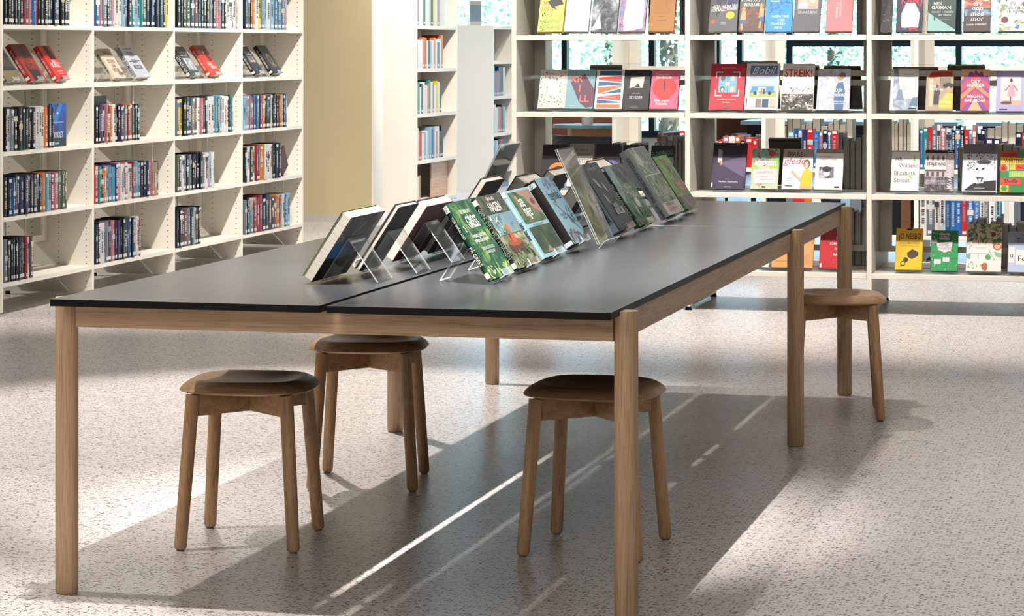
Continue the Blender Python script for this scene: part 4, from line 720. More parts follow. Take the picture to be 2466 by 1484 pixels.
(2,4,1.712,.181,.254,'#f2ede4',[('r',0,.58,1,1,'#b9a48c'),('n',.05,.62,.5,.98,22,.12,['#3a6a5a','#2f5a4a','#6a7a3a'],4),('n',.5,.6,1,.98,22,.11,['#4a6a3a','#7a8a4a'],5),('e',.76,.78,.07,.05,'#6a2424'),('e',.93,.66,.07,.05,'#2f6a2f'),('e',.78,.60,.05,.035,'#3a7a3a'),('l',.34,.25,.34,.75,.012,'#7a6a5a'),('l',.6,.5,.82,.22,.012,'#6a7a4a'),('p',[(.78,.42),(1,.38),(1,.30),(.85,.32)],'#7fc09a'),('p',[(0,.35),(.12,.38),(.1,.25),(0,.28)],'#7fb0a8'),('e',.88,.52,.12,.07,'#e0503a'),('e',.88,.52,.09,.045,'#f4b8a0'),('e',.62,.30,.08,.055,'#4fa860'),('r',.16,.37,.64,.55,W),('l',.22,.49,.58,.49,.015,'#b9b0a4'),('l',.28,.46,.52,.46,.008,'#c9c0b4'),('e',.53,.10,.085,.08,'#b06a3c'),('n',.05,.05,.45,.2,10,.04,['#b9a890'],8),('n',.0,.48,.2,.62,10,.07,[W],9)],'cream botanical plate book with leaves, a walnut and fruit',None),  # tan upper part is the cream ground with shelf shade painted in
(2,4,1.905,.151,.214,'#c3d0e8',[('r',0,.66,1,1,'#848a9c'),T('ANIMERT',.55,.90,.04,K),T('MENNESKETS',.55,.80,.07,'#2c3450',sx=.72,b=.01),T('GRUNNSTOFFER',.58,.73,.07,'#2c3450',sx=.68,b=.01),('r',.02,.22,.22,.62,W),('r',.27,.18,.66,.55,W),('r',.71,.22,.98,.62,W),T('Fe',.46,.27,.17,K,b=.01),T('u',.11,.36,.15,K,b=.01)],'pale blue periodic-table book at the right edge, lowest shelf',None),  # greyer upper third is the same blue with shade painted in
]
for (bay, row, x, w, h, bg, sp, lb, spine) in D:
    spx = []
    for it in sp:   # row 1: art coordinates were read on the taller outline
        spx.append(it)
    dbook(lb, x, VR + .055, ZS[row] + .003, w * .955, h, .022 + .006 * ((x * 37) % 1), 0, .42, bg, spx, spine or ('#e8e4da' if bg in (W, '#eef0f2', '#f8f8f4') else bg), (), group='books face out on the display bays', ts=.8 if row == 1 else .9)

# display books on the far side of the same bays, seen from behind above the front ones
RB = [(1.0125, -.349, .174, .25, '#8a7c6c', 'left'), (1.0125, -.134, .172, .222, '#8d8274', 'centre of the left'), (1.0125, .49, .19, .272, '#7f7262', 'left of the middle'), (1.0125, .72, .173, .25, '#6d6052', 'centre of the middle'), (1.0125, .93, .192, .247, '#5d4a3c', 'right of the middle'), (1.0125, 1.315, .236, .24, '#877a6a', 'left of the right'), (1.0125, 1.58, .193, .256, '#7a6c5e', 'centre of the right'), (.6075, .625, .171, .27, '#4a4440', 'middle')]
for z, x, w, h, c, nmz in RB:
    dbook('brown-grey book back showing above the front books, %s display bay, %s shelf' % (nmz, 'second' if z > 1 else 'third'), x, VR + .765, z, w, h, .02, PI, .42, c, [], c, [], c, [('r', .1, .1, .9, .2, '#6a5f54')], group='books facing the other way on the display bays')

# ------------------------------------------------------------------ spine books
CO = dict(k=('black', '#0d0f13'), n=('navy', '#121c34'), w=('white', '#dedcd6'), W=('bright white', '#eeece8'), g=('grey', '#6d7680'), b=('blue', '#2a5a8c'), B=('bright blue', '#2d6fc0'),
          r=('dark red', '#8a1f28'), R=('bright red', '#d02a2c'), o=('orange', '#d9702a'), y=('yellow', '#e6cf1c'), p=('purple', '#3a2a5c'), P=('rose', '#b9727c'), t=('teal', '#2f8a8a'), G=('olive green', '#4a5538'),
          l=('light blue', '#8fb4cc'), c=('cyan', '#2aa0c8'), m=('brown', '#6a4632'), d=('dark slate', '#1d2c3a'), Y=('mustard', '#b08a2c'), i=('pinkish', '#c48a9a'))
ACC = ['#d8d8d4', '#c8d4dc', '#8a97a4', '#e6e2d8', '#b9c4cc', '#d9c49a']
STK = flat('#e9e9e6')
def spine_book(m_, t, h, d, mi0=0, rnd=random, x0=0., y0=0., z0=0., deco=True):
    """spine faces local -Y; x thickness. materials: 0 cover 1 pages 2 accent 3 sticker"""
    c = .002; n = 4
    prof = [(x0 + t * i / n, y0 - .0035 * math.sin(PI * i / n)) for i in range(n + 1)]
    prof += [(x0 + t, y0 + d), (x0 + t - c, y0 + d), (x0 + t - c, y0 + c), (x0 + c, y0 + c), (x0 + c, y0 + d), (x0, y0 + d)]
    k = len(m_.v); q = len(prof)
    m_.v += [(a, b_, z0) for a, b_ in prof] + [(a, b_, z0 + h) for a, b_ in prof]
    for i in range(q):
        j = (i + 1) % q; m_.f.append((k + i, k + j, k + q + j, k + q + i)); m_.mi.append(mi0)
    # cap quads of the shell
    for zz in (0, q):
        m_.f.append((k + zz + 0, k + zz + 1, k + zz + 2, k + zz + 3, k + zz + 4, k + zz + 7, k + zz + 8)); m_.mi.append(mi0)
        m_.f.append((k + zz + 4, k + zz + 5, k + zz + 6, k + zz + 7)); m_.mi.append(mi0)
        m_.f.append((k + zz + 0, k + zz + 8, k + zz + 9, k + zz + 10)); m_.mi.append(mi0)
    m_.box(x0 + c, y0 + c, z0 + .003, x0 + t - c, y0 + d - .004, z0 + h - .004, mi0 + 1)
    if deco:
        yy = y0 - .0042; a, b_ = x0 + t * .3, x0 + t * .7
        z = h * rnd.uniform(.2, .4); top = h * rnd.uniform(.7, .93)
        while z < top:
            s_ = rnd.uniform(.004, .012)
            m_.quad([(a, yy, z0 + z), (b_, yy, z0 + z), (b_, yy, z0 + z + s_), (a, yy, z0 + z + s_)], mi0 + 2); z += s_ + .003 + (.012 if rnd.random() < .12 else 0)
        if rnd.random() < .8: m_.quad([(x0 + t * .15, yy, z0 + .012), (x0 + t * .85, yy, z0 + .012), (x0 + t * .85, yy, z0 + .03), (x0 + t * .15, yy, z0 + .03)], mi0 + 3)
        if rnd.random() < .35: m_.quad([(x0 + t * .15, yy, z0 + h - .022), (x0 + t * .85, yy, z0 + h - .022), (x0 + t * .85, yy, z0 + h - .006), (x0 + t * .15, yy, z0 + h - .006)], mi0 + 3)
        if rnd.random() < .3:
            zb = h * rnd.uniform(.45, .8); m_.quad([(x0 + .001, yy + .0006, z0 + zb), (x0 + t - .001, yy + .0006, z0 + zb), (x0 + t - .001, yy + .0006, z0 + zb + h * .12), (x0 + .001, yy + .0006, z0 + zb + h * .12)], mi0 + 2)
ORD = ['first', 'second', 'third', 'fourth', 'fifth', 'sixth', 'seventh', 'eighth', 'ninth', 'tenth', 'eleventh', 'twelfth', 'thirteenth', 'fourteenth', 'fifteenth', 'sixteenth', 'seventeenth', 'eighteenth', 'nineteenth', 'twentieth', 'twenty-first', 'twenty-second', 'twenty-third', 'twenty-fourth', 'twenty-fifth']
def cover_mat(ch):
    nm_, hx = CO[ch]
    r_ = random.random()
    if r_ < .35:
        alt = random.choice(['#2b3c50', '#5a4a4a', '#3a5a6a', '#7a7a78', '#8a4a3a']) if ch in 'kndp' else random.choice(['#8a9aa8', '#d8b09a', '#5a6a7a', '#c8c8c0'])
        return foliage(hx, hx, alt, 14., .35, 3., 1., .5)
    return flat(hx, .35)
SMALL = []   # rows too small in the picture to be single books: (pattern, start, end, z, height, other axis position, along V?)
def row_v(pat, V0, V1, z, h, shelf, bay, rndh=.02, front=UL + .006):
    n = len(pat); ws = [random.uniform(.7, 1.3) for _ in pat]; s = sum(ws); y = V0
    for i, ch in enumerate(pat):
        t = (V1 - V0) * ws[i] / s
        hh = h + random.uniform(-rndh, rndh * .6); d = random.uniform(.135, .16)
        m_ = MB(); spine_book(m_, t - .0012, hh, d)
        o = m_.build('book', [cover_mat(ch), PAGES, random.choice(ACC) if ch not in 'wWyl' else random.choice(['#2a2a2e', '#8a3030', '#3a5a7a']), STK])
        o.location = (front - random.uniform(0, .012), y, z); o.rotation_euler = (0, 0, PI / 2); y += t
        tag(o, '%s book spine, %s from the left, %s of the %s left-hand bookcase bay' % (CO[ch][0], ORD[i], shelf, bay), 'book', 'spines on the left bookcases')
HB = .215
row_v('kkkkkkrrPBRkkknnngkkk', 6.345, 7.17, 1.4655, .235, 'top row', 'nearest')
row_v('kwgkkdknknwwWokk', 6.345, 6.95, .8265, HB, 'third row', 'nearest', .006)
row_v('knbnnpnppkkkotlrPGGG', 6.345, 7.12, .4975, .2, 'fourth row', 'nearest', .008)
row_v('gkkkkdndrWm', 6.345, 6.69, .1685, .215, 'bottom row', 'nearest', .006)
row_v('bPgkgiwwlgntlltknnbnnny', 7.50, 8.57, 1.4655, .235, 'top row', 'second')
row_v('kkpkPkoWkkppgroGkk', 7.50, 8.15, .8265, .205, 'third row', 'second', .008)
row_v('RtnolgcpiwwPwrcgnnnwPYn', 7.50, 8.44, .4975, .205, 'fourth row', 'second', .014)
row_v('nnwwgkPkpkkndbnbwr', 7.50, 8.17, .1685, .225, 'bottom row', 'second', .008)
SMALL.append(('kkkGnnkdkkgkPPkkwWWi', 8.715, 9.76, 1.4655, .235, UL + .003, True))
row_v('gykdkgmWPrkwwRcGlWWWkt', 8.715, 9.67, .8265, .225, 'third row', 'third', .008)
row_v('GkwgkgkpkkgwRlW', 8.715, 9.34, .4975, .215, 'fourth row', 'third', .005)
row_v('nkkrgklmkk', 8.715, 9.13, .1685, .225, 'bottom row', 'third', .005)
SMALL.append(('nmkoWyglwlbbbi', 9.885, 10.71, 1.4655, .235, UL + .003, True))
row_v('lligRbbgpoRkkGwkknrYkb', 9.885, 10.71, .8265, .215, 'third row', 'farthest', .008)
row_v('kWkWrmoYwWwknk', 9.885, 10.58, .4975, .225, 'fourth row', 'farthest', .006)
SMALL.append(('gktrrrnndnmomwbl', 9.885, 10.77, .1685, .225, UL + .003, True))
# cover-out blue book on the nearest bay and slanted ones on the second row
dbook('deep blue book standing cover-out with white letters YKKET, nearest left bay', UL - .02, 7.065, .8265 - .006, .185, .225, .02, PI / 2, 0, ('#071a4a', '#123a9a', '#1f5fd0', 7.),
      [('p', [(.0, .6), (.5, 1), (.75, 1), (.3, .5)], '#2f7fd8'), ('e', .38, .78, .06, .03, '#dfe8f4'), ('l', .1, .57, .8, .57, .03, '#7fb0f0'), ('r', 0, 0, 1, .2, '#0a1020'), T('RYKKET', .45, .21, .15, W, b=.03, sx=.75), ('r', .2, .05, .5, .1, '#6fc0e8')], group='slanted books on the left bookcases')
dbook('large dark slate book with a teal spine rising above the fourth row, nearest left bay', UL - .035, 6.62, .4975 - .006, .22, .285, .02, PI / 2, 0, '#1d2422', [], '#4f7d8a', group='slanted books on the left bookcases') if False else None
LD = [
 (6.36, 6.59, .21, '#4a4442', [('r', 0, 0, 1, .3, '#8a7a52'), ('l', .35, .72, .7, .72, .04, '#b9b0a8'), ('r', 0, .3, 1, .42, '#3a2a24')], 'grey and straw book leaning at the left end of the nearest display shelf'),
 (6.665, 6.885, .225, '#a82c26', [('r', 0, .60, 1, 1, '#6a1c1c'), ('p', [(.25, .0), (.2, .4), (.4, .6), (.42, .9), (.6, .9), (.62, .6), (.85, .4), (.8, .0)], '#2c1012'), T('DØTE', .55, .50, .11, '#d84a3c', b=.01), T('LUTTER', .55, .40, .11, '#d84a3c', sx=.9), T('GREEN', .55, .30, .11, '#d84a3c', b=.01)], 'dark red book with a black silhouette on the nearest display shelf'),
 (7.0, 7.18, .215, '#d42a26', [('p', [(.4, 1), (.75, 1), (.8, .75), (.95, .6), (.4, .6)], '#1c1012'), T('DEN', .55, .50, .08, W, b=.02), T('BORGE', .52, .36, .16, W, b=.03, sx=.75), ('l', .4, .25, .8, .25, .03, '#f0b0a8'), ('l', .4, .18, .8, .18, .03, '#f0b0a8'), ('p', [(.2, .0), (.6, .0), (.5, .15)], '#6a1c1c')], 'bright red book with white block letters on the nearest display shelf'),
 (7.775, 7.97, .195, '#d9ccb4', [('r', 0, .72, 1, 1, '#a89878'), T('Agnete', .5, .84, .11, '#2c2420', sh=.2), T('SOLEN', .5, .50, .15, '#8a3428', b=.01, sx=.85), T('VAR', .5, .36, .12, '#8a3428'), T('VITNE', .5, .20, .15, '#8a3428', b=.01, sx=.85), ('r', .55, .1, .95, .2, '#8a6a5a')], 'beige thriller with brown-red lettering on the second display shelf'),
 (8.10, 8.34, .215, '#c9ccd4', [('l', .2, .9, .8, .9, .04, '#8a8a90'), T('TIDEN', .5, .66, .15, '#1f2a3a', b=.01, sx=.8), T('ER EN', .5, .46, .13, '#1f2a3a', b=.01, sx=.8), T('MORDER', .5, .26, .15, '#1f2a3a', b=.01, sx=.72), ('l', .1, .5, .9, .52, .03, '#2c3a4a'), ('e', .5, .48, .03, .02, '#c03030')], 'silver-white book with dark torn lettering on the second display shelf'),
 (8.95, 9.15, .21, '#3a3c40', [('r', .2, .2, .95, .6, ('#5a5c60', '#a8aaac', '#e0e0de', 14.)), T('COUP', .55, .68, .16, W, b=.02), ('r', .2, .02, .9, .08, '#4a7a3a')], 'black and grey book leaning at the left of the third display shelf'),
 (9.29, 9.52, .22, '#cc3524', [('r', 0, .82, 1, 1, '#6a1f1c'), ('p', [(.5, .78), (.8, .82), (.95, .5), (.6, .45)], '#6a2420'), ('e', .5, .76, .05, .03, W), T('VÅRE', .45, .32, .11, W, b=.01), T('FEMTEN', .6, .22, .09, W, b=.01), ('r', .5, .05, .85, .09, '#f0a090')], 'vermilion book with white lettering on the third display shelf'),
 (10.115, 10.29, .21, '#26262c', [T('FORE', .5, .68, .15, W, b=.02), T('FLYTTER', .5, .54, .10, '#e8d8d8'), T('SINNER', .5, .42, .14, W, b=.01, sx=.8), ('r', .2, .5, .8, .53, '#c03030'), ('e', .3, .15, .03, .02, W)], 'dark book with stacked white letters on the farthest display shelf'),
 (10.45, 10.66, .22, '#1d1a14', [('e', .5, .5, .2, .22, '#8a7430'), ('e', .5, .5, .12, .14, '#1d1a14'), ('e', .6, .28, .25, .05, '#7a6428')], 'black book with a dull gold figure on the farthest display shelf'),
]
for (v0, v1, h, bg, sp, lb) in LD:
    ink = '#2a3440' if bg in ('#d9ccb4', '#c9ccd4') else '#d8c8c0'
    sps = [('r', .1, .05, .9, .12, STK), ] if 'beige' not in lb else []
    if 'silver' in lb: sps.append(T('TIDEN ER EN MORDER', .3, .95, .1, ink, rot=-90, al='LEFT'))
    elif 'black and grey' in lb: sps.append(T('STEPHEN KING', .3, .8, .1, W, rot=-90, al='LEFT'))
    else: sps += [('r', .3, .2 + .033 * q, .7, .2 + .033 * q + (.02 if q % 4 else .008), ink) for q in range(20)]
    a = math.radians(34)
    dbook(lb, UL - .002, (v0 + v1) / 2, 1.157, (v1 - v0) * .85, h, .03, PI / 2, a, bg, sp, spine=(bg if isinstance(bg, str) else None), spine_spec=sps, group='slanted books on the left bookcases')
    stand('small acrylic easel under the %s' % ' '.join(lb.split()[:4]) + ', left bookcase', UL - .002, (v0 + v1) / 2, 1.157, PI / 2, a, .03, w=.07, hp=.1, foot=.05, group='small acrylic stands on the left bookcases')

# hanging wire bookends
def wire_bookend(label, V, ztop, drop):
    t = thing('wire_bookend', label, 'bookend', (UL, V, ztop), group='hanging wire bookends')
    m_ = MB(); r = .005
    m_.tube([(-.05, 0, 0), (-.055, .0, -drop)], r, 8); m_.build('wire_rod', flat('#ffffff'), t)
    m_ = MB(); m_.tube([(-.165, 0, 0), (-.155, 0, -drop)], r, 8); m_.build('wire_rod', flat('#ffffff'), t)
    m_ = MB(); m_.tube([(-.055, 0, -drop), (-.155, 0, -drop)], r, 8); m_.build('wire_bar', flat('#ffffff'), t)
ends = {0: {.826: 7.185 - .19, .497: 7.135, .168: 6.705}, 1: {.826: 8.165, .497: 8.455, .168: 8.185}, 2: {.826: 9.685, .497: 9.355, .168: 9.145}, 3: {.826: 10.725, .497: 10.595, .168: 10.785}}
ups = {.826: 1.156, .497: .826, .168: .497}; sr = {.826: 'third', .497: 'fourth', .168: 'bottom'}
ends[0][.826] = 6.9555
for b_, dct in ends.items():
    for z, V in dct.items():
        wire_bookend('thin white wire bookend hanging at the end of the %s row, %s left-hand bay' % (sr[z], nm[b_]), V + .004, ups[z] - .0225, .29)

# a tilted maroon box file at the row end, farthest bay
m_ = MB(); m_.box(0, 0, 0, .012, .13, .16)
o = m_.build('leaning_book', ['#5a2a22'], bevel=.001); o.location = (UL - .03, 10.69, .4985); o.rotation_euler = (math.radians(32), 0, 0)
tag(o, 'small maroon book fallen aslant beside the fourth-row books, farthest left bay', 'book')
m_ = MB(); m_.box(-.018, 0, 0, 0, .20, .285)
o = m_.build('large_dark_book', ['#1d2422'], bevel=.001); o.location = (UL - .17, 6.5, .498); tag(o, 'large dark board-like book standing behind the purple spines, nearest left bay', 'book')
m_ = MB(); m_.box(-.018, 0, 0, 0, .22, .25)
o = m_.build('large_black_book', ['#141416'], bevel=.001); o.location = (UL - .17, 7.85, .827); tag(o, 'large black book behind the third-row spines, second left bay', 'book')

# second-row bookcase: coloured spines facing the camera
SMALL.append(('BtRgWPlnBkRbP', 1.135, 1.475, .6075, .26, VC + .03, False))
SMALL.append(('WgwWbBBRBBwgWl', 1.135, 1.62, .2055, .27, VC + .03, False))
SMALL.append(('lbBpRBPnbRg', .33, .66, .6075, .24, VC + .03, False))

# everything farther or smaller: one body of distant books
m_ = MB(); dm = []
def far_mat(c):
    k = M(c)
    if k not in dm: dm.append(k)
    return dm.index(k)
PGI = far_mat(PAGES)
def far_row(pat, a0, a1, z, other, h, rnd, axis='u', pages_out=False, d=.17):
    s = [random.uniform(.7, 1.3) for _ in pat]; S = sum(s); p = a0
    for i, ch in enumerate(pat):
        t = (a1 - a0) * s[i] / S - .001; hh = h + random.uniform(-rnd, rnd); ci = far_mat(CO[ch][1]); si = far_mat('#e9e9e6')
        if axis == 'u':
            y0 = other
            m_.box(p, y0, z, p + .002, y0 + d, z + hh, ci); m_.box(p + t - .002, y0, z, p + t, y0 + d, z + hh, ci)
            if pages_out: m_.box(p + .002, y0 + .004, z + .003, p + t - .002, y0 + d - .002, z + hh - .004, PGI)
            else:
                m_.box(p + .002, y0, z, p + t - .002, y0 + .003, z + hh, ci); m_.box(p + .002, y0 + .003, z, p + t - .002, y0 + d, z + hh - .004, PGI)
                m_.quad([(p + t * .2, y0 - .001, z + hh - .03), (p + t * .8, y0 - .001, z + hh - .03), (p + t * .8, y0 - .001, z + hh - .01), (p + t * .2, y0 - .001, z + hh - .01)], si)
        else:   # shelf along V, spine faces +U at U=other
            x1 = other
            m_.box(x1 - d, p, z, x1, p + .002, z + hh, ci); m_.box(x1 - d, p + t - .002, z, x1, p + t, z + hh, ci)
            m_.box(x1 - .003, p + .002, z, x1, p + t - .002, z + hh, ci); m_.box(x1 - d, p + .002, z, x1 - .003, p + t - .002, z + hh - .004, PGI)
            m_.quad([(x1 + .001, p + t * .2, z + .015), (x1 + .001, p + t * .8, z + .015), (x1 + .001, p + t * .8, z + .035), (x1 + .001, p + t * .2, z + .035)], si)
        p += t + .001
for pat, a0, a1, z, h, other, along_v in SMALL:
    ws = [random.uniform(.7, 1.3) for _ in pat]; S = sum(ws); p = a0
    for ch, w_ in zip(pat, ws):
        t = (a1 - a0) * w_ / S; q = MB(); spine_book(q, t - .0012, h + random.uniform(-.02, .012), random.uniform(.135, .16))
        mi = [far_mat(cover_mat(ch)), PGI, far_mat(random.choice(ACC) if ch not in 'wWyl' else '#3a3a46'), far_mat(STK)]
        k = len(m_.v)
        m_.v += [((other - y, p + x, z + zz) if along_v else (p + x, other + y, z + zz)) for x, y, zz in q.v]
        m_.f += [tuple(k + n for n in f_) for f_ in q.f]; m_.mi += [mi[n] for n in q.mi]; p += t
# bookcase beside the beige wall
far_row('PWWnWwkyWPwW', 15.36, 16.25, 1.5305, -3.50, .26, .02, 'v')
far_row('pWWWoRWnlWoWbWo', 15.36, 16.2, 1.1705, -3.50, .25, .035, 'v')
far_row('otWpWwWotWPWyWk', 15.36, 16.15, .7905, -3.50, .25, .03, 'v')
far_row('WRoWlWllblWoWkn', 15.36, 16.2, .4005, -3.50, .25, .03, 'v')
far_row('tWY', 15.36, 15.5, .0605, -3.50, .22, .02, 'v')
# low bookcase under the tree window
far_row('lbRbnkw', 18.45, 18.95, .8835, -3.64, .26, .03, 'v'); far_row('nwwPRkl', 18.45, 18.95, .5305, -3.64, .26, .02, 'v'); far_row('blwnRb', 18.45, 18.95, .1805, -3.64, .28, .02, 'v')
# brown fore-edge books on the back half of the second row
far_row('kmgmmnmgkmm', .17 + .04, .66, .6075, VC + .62, .27, .05, pages_out=True)
far_row('mkgmYkgm', 1.104 - .0 + .045 - .0, 1.104 + .30, .6075, VC + .62, .27, .04, pages_out=True) if False else None
far_row('YmgPkmkg', .90, 1.09, .6075, VC + .62, .26, .05, pages_out=True)
far_row('mgkmgPkgm', .86, 1.09, .2055, VC + .62, .27, .03, pages_out=True)
far_row('nkgRoWknlgkoWkm', .21, 1.08, .2055, VC + .03, .28, .02)
far_row('kgmkkgmkgk', 1.50, 1.95, .6075, VC + .62, .25, .03, pages_out=True)
far_row('wWgnkPBkwRk', 1.64, 1.98, .2055, VC + .03, .27, .02)
far_row('RtbgtnlRPWonRR', -.35, .14, .6075, VC + .03, .19, .04)
far_row('npnpBnRcmYbl', 1.50, 1.98, .6075, VC + .03, .2, .05)
# dark fore-edge books on the back half of the display bays
for (u0, u1, z, h) in ((-.05, .16, .6075, .26), (.93, 1.10, .6075, .27), (.93, 1.10, .2075, .28), (1.62, 2.03, .2075, .24), (-.28, -.12, .6075, .22), (1.55, 2.03, .6075, .235)):
    far_row('kgkgnkgkmkgk'[:max(4, int((u1 - u0) / .027))], u0, u1, z, VR + .50, h, .03, pages_out=True, d=.2)
for (u0, u1, z) in ((.09, .195, 1.4125), (1.03, 1.12, 1.4125)):
    far_row('kmgk', u0, u1, z, VR + .47, .33, .02, pages_out=True, d=.2)
# rear half of the left row
for (v0, z) in ((6.36, .8265), (6.36, .4975), (6.36, .1685), (7.52, .4975), (7.52, .1685), (8.74, .4975), (9.9, .4975)):
    far_row('mkYmk', v0, v0 + .22, z, UL - .36, .235, .02, 'v', d=.14)
o = m_.build('distant_books', dm); tag(o, 'rows of small distant books on the farther bookcases, rear shelf halves and far left rows', 'books', kind='stuff')

# framed plywood board at the bottom of the wall-side bookcase
m_ = MB(); m_.box(0, 0, 0, .012, .52, .30); o = m_.build('plywood_board', [mat_wood('y', '#b98a6a', '#d8ac8a', 'ply')]); o.location = (-3.56, 16.0, .062)
tag(o, 'pinkish plywood board standing in the bottom shelf beside the beige wall', 'board')
# small book on the low bookcase top
m_ = MB(); m_.box(0, 0, .04, .11, .02, .20, 0); m_.box(0, 0, 0, .11, .02, .04, 1); m_.box(0, 0, .20, .11, .02, .235, 1)
o = m_.build('standing_book', ['#8fa8bc', '#d8cfc8']); o.location = (-3.90, 18.6, 1.556); tag(o, 'blue-grey book standing on top of the low bookcase under the window', 'book')
m_ = MB(); m_.box(0, 0, 0, .02, .14, .175, 0)
o = m_.build('leaning_pale_book', ['#cfc4ba']); o.location = (-3.76, 18.5, 1.225); o.rotation_euler = (0, math.radians(-14), 0); tag(o, 'pale book leaning on the second shelf of the low bookcase', 'book')

# ------------------------------------------------------------------ reading corner beyond the shelves
LEATH = flat('#6d4638', .35); PALE = flat('#b9cfe6', .3)
def armchair(x, y, r, lb, col):
    t = thing('armchair', lb, 'armchair', (x, y, 0), (0, 0, r), 'armchairs in the reading corner')
    m_ = MB(); m_.box(-.33, -.3, .22, .33, .33, .42); m_.build('seat', col, t, bevel=.05)
    m_ = MB()
    pts = [(-.38 + .76 * i / 12, .34 - .16 * math.sin(PI * i / 12) * -1) for i in range(13)]
    for i in range(12):
        (a, b_), (c, d_) = pts[i], pts[i + 1]
        m_.prism([(a, b_), (c, d_), (c, d_ + .06), (a, b_ + .06)], .3, .86, 'z')
    m_.build('backrest', col, t, smooth=True)
    for s in (-1, 1):
        m_ = MB(); m_.box(s * .36 - .04, -.28, .3, s * .36 + .04, .33, .6); m_.build('armrest', col, t, bevel=.03)
        for yy in (-.25, .28):
            m_ = MB(); m_.tube([(s * .28, yy, 0), (s * .28, yy, .23)], .014, 8); m_.build('leg', BLACK, t)
    return t
armchair(-2.2, 16.3, .3, 'brown leather armchair left of the small reading table', LEATH)
armchair(-1.35, 17.3, -.3, 'brown leather armchair behind the small reading table', LEATH)
armchair(-1.62, 14.25, 2.6, 'dark round-backed armchair right of the small reading table', flat('#232428', .6)).scale = (.8, .8, .78)
t = thing('side_table', 'small round dark-edged table with a wooden drum base behind the left display bay', 'table', (-1.93, 15.05, 0))
m_ = MB(); m_.tube([(0, 0, .70), (0, 0, .725)], .32, 40); m_.build('table_top', ['#5c7478'], t, smooth=True)
m_ = MB(); m_.box(-.12, -.16, .3, .26, .16, .699); m_.build('drawer_box', mat_wood('x', '#a8744a', '#c08c5c', 'cabinet'), t)
m_ = MB(); m_.tube([(-.17, 0, 0), (-.17, 0, .699)], .035, 20); m_.build('leg', OAKZ, t, smooth=True)
m_ = MB(); m_.tube([(0, 0, 0), (0, 0, .15), (0, 0, .19), (0, 0, .2)], [.045, .045, .035, .03], 28); o = m_.build('thermos_flask', [CHROME], smooth=True); o.location = (-1.95, 14.95, .7255)
tag(o, 'brushed steel flask standing on the small reading table', 'flask')
for (x, y, lb) in ((.0, 16.5, 'long pale blue-topped bench table behind the middle display bay'), (1.95, 16.5, 'long pale blue-topped bench table behind the right display bay')):
    t = thing('bench_table', lb, 'table', (x, y, 0), group='pale tables by the windows')
    m_ = MB(); m_.box(-.9, -.35, .70, .9, .35, .73); m_.build('table_top', PALE, t)
    for a in (-.8, .8):
        for c in (-.28, .28):
            m_ = MB(); m_.box(a - .02, c - .02, 0, a + .02, c + .02, .70); m_.build('leg', BLACK, t)
    m_ = MB(); m_.box(-.85, -.32, .62, .85, -.30, .70); m_.build('table_apron', BLACK, t)

# ------------------------------------------------------------------ lights
def spot(name, loc, to, power, ang=60, blend=.6, r=.045, col=(1, .95, .905)):
    l = bpy.data.lights.new(name, 'SPOT'); l.energy = power; l.spot_size = math.radians(ang); l.spot_blend = blend; l.shadow_soft_size = r; l.color = col
    o = bpy.data.objects.new(name, l); C.objects.link(o); o.location = loc
    o.rotation_euler = (Vector(to) - Vector(loc)).to_track_quat('-Z', 'Y').to_euler(); return o
def area(name, loc, to, power, sx_, sy_, col=(1, .95, .88)):
    l = bpy.data.lights.new(name, 'AREA'); l.shape = 'RECTANGLE'; l.size = sx_; l.size_y = sy_; l.energy = power; l.color = col
    o = bpy.data.objects.new(name, l); C.objects.link(o); o.location = loc
    o.rotation_euler = (Vector(to) - Vector(loc)).to_track_quat('-Z', 'Y').to_euler(); return o
HL = 4.1
PW = 1.0
SP = [
 ('track_spotlight', (-1.36, .15, HL), (-.45, .2, 0), 300, 50, .6),
 ('track_spotlight', (-1.36, 4.5, HL), (-.3, 3.1, 0), 820, 50, .5),
 ('track_spotlight', (-1.36, 4.6, HL), (-3.1, 7.6, .7), 650, 60, .7),
 ('track_spotlight', (-1.36, 7.2, HL), (-3.1, 8.9, .7), 520, 70, .7),
 ('track_spotlight', (-1.36, 9.0, HL), (-3.1, 10.6, .7), 480, 70, .7),
 ('track_spotlight', (-7.4, 6.0, HL), (-3.4, 8.5, .7), 700, 60, .7),
 ('track_spotlight', (-7.4, 8.5, HL), (-3.4, 10.5, .7), 500, 60, .7),
 ('track_spotlight', (.95, -.33, HL), (.66, 1.35, 0), 2000, 34, 1.),
 ('track_spotlight', (.5, -.15, HL), (.1, -.9, 0), 650, 44, .8),
 ('track_spotlight', (.16, 1.6, HL), (2.3, 1.7, 0), 210, 66, .8),
 ('track_spotlight', (0., 5.55, HL), (.2, 7.5, .7), 310, 75, .6),
 ('track_spotlight', (1.5, 5.55, HL), (1.5, 7.5, .7), 310, 75, .6),
 ('track_spotlight', (3.0, 5.55, HL), (2.6, 7.5, .7), 290, 75, .6),
 ('track_spotlight', (-1.6, 5.8, HL), (-.5, 7.6, .6), 400, 60, .6),
 ('track_spotlight', (.0, 5.5, HL), (1.6, 3.2, 0), 260, 50, .8),
 ('track_spotlight', (-1.7, 13.0, HL), (-3.5, 15.6, .9), 950, 60, .6),
 ('track_spotlight', (-2.0, 11.9, HL), (-3.4, 14.6, 1.), 300, 50, .7),
 ('track_spotlight', (.5, 8.9, HL), (.6, 10.4, .5), 360, 90, .6),
 ('track_spotlight', (1.9, 8.9, HL), (1.8, 10.4, .5), 360, 90, .6),
 ('track_spotlight', (-2.2, 17.0, HL), (-3.8, 18.8, .6), 300, 60, .6),
]
for (n_, a, b_, p, an, bl) in SP: spot(n_, a, b_, p * PW, an, bl, .022 if p == 2000 else .045)
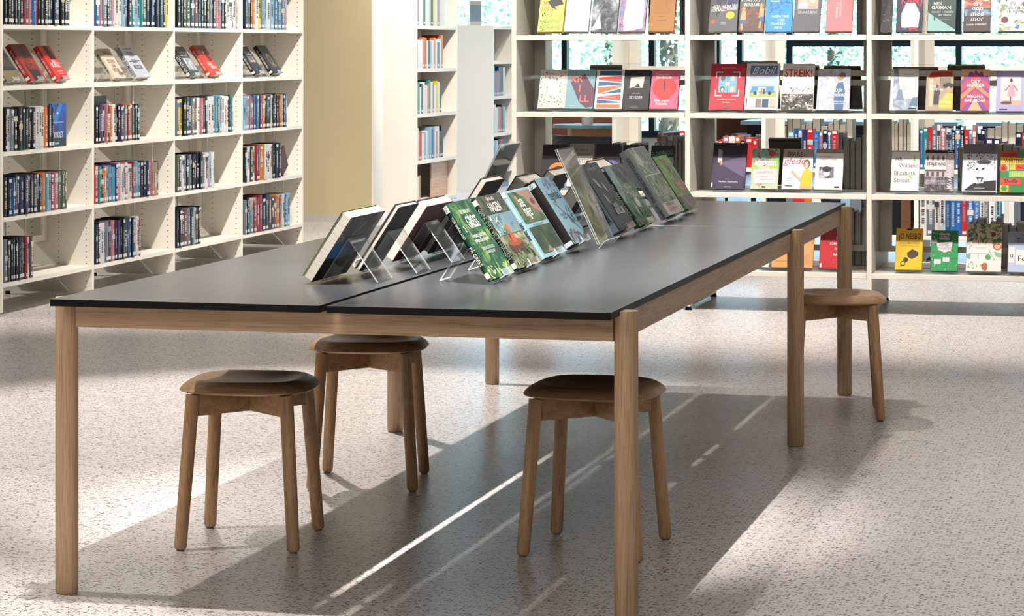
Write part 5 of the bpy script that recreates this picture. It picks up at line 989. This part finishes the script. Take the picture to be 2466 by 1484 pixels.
area('fill_light', (0, 2, 4.3), (0, 2, 0), 96, 8, 8, (1, .93, .87))  # added soft fill under the ceiling, not a fitting of the room
area('fill_light', (1, -6.5, 3.6), (.5, 0, .5), 125, 5, 2, (1, .95, .9))  # added fill from the camera side to lift apron, legs and seats
area('fill_light', (-2, 13, 4.3), (-2, 13, 0), 85, 8, 5, (.95, .97, 1))  # added fill over the floor before the far bookcases
area('fill_light', (2, 19, 4.3), (2, 19, 0), 200, 8, 5, (.8, .9, 1))  # added cool fill towards the window wall
s = bpy.data.lights.new('sun', 'SUN'); s.energy = 18; s.angle = .01; s.color = (1, .97, .9)
o = bpy.data.objects.new('sun', s); C.objects.link(o); o.rotation_euler = Vector((-.55, .35, -.75)).to_track_quat('-Z', 'Y').to_euler()

w = bpy.data.worlds.new('sky'); sc.world = w; w.use_nodes = True; nt = w.node_tree
bg = nt.nodes['Background']
sky = nt.nodes.new('ShaderNodeTexSky')
try:
    sky.sky_type = 'NISHITA'; sky.sun_disc = False; sky.sun_elevation = math.radians(48); sky.sun_rotation = 2.
except Exception: pass
nt.links.new(sky.outputs['Color'], bg.inputs['Color']); bg.inputs['Strength'].default_value = 1.5

# ------------------------------------------------------------------ camera
cam = bpy.data.cameras.new('camera'); co = bpy.data.objects.new('camera', cam); C.objects.link(co)
cam.sensor_width = 36; cam.lens = 6426.04 / 2466 * 36
co.location = (2.6593, -6.0188, 1.3531); co.rotation_euler = (PI / 2, 0, .2446)
cam.shift_y = -(742 - 112.67) / 2466
cam.dof.use_dof = True; cam.dof.focus_distance = 7.6; cam.dof.aperture_fstop = 42
cam.clip_end = 200
sc.camera = co
sc.view_settings.view_transform = 'Standard'; sc.view_settings.look = 'None'; sc.view_settings.gamma = 1
sc.view_settings.use_curve_mapping = False; sc.view_settings.exposure = .15
sc.cycles.use_denoising = True; sc.cycles.use_adaptive_sampling = True; sc.cycles.adaptive_threshold = .045
sc.cycles.max_bounces = 6; sc.cycles.diffuse_bounces = 2; sc.cycles.glossy_bounces = 3; sc.cycles.transparent_max_bounces = 14
sc.cycles.sample_clamp_indirect = 6
sc.cycles.caustics_reflective = False; sc.cycles.caustics_refractive = False
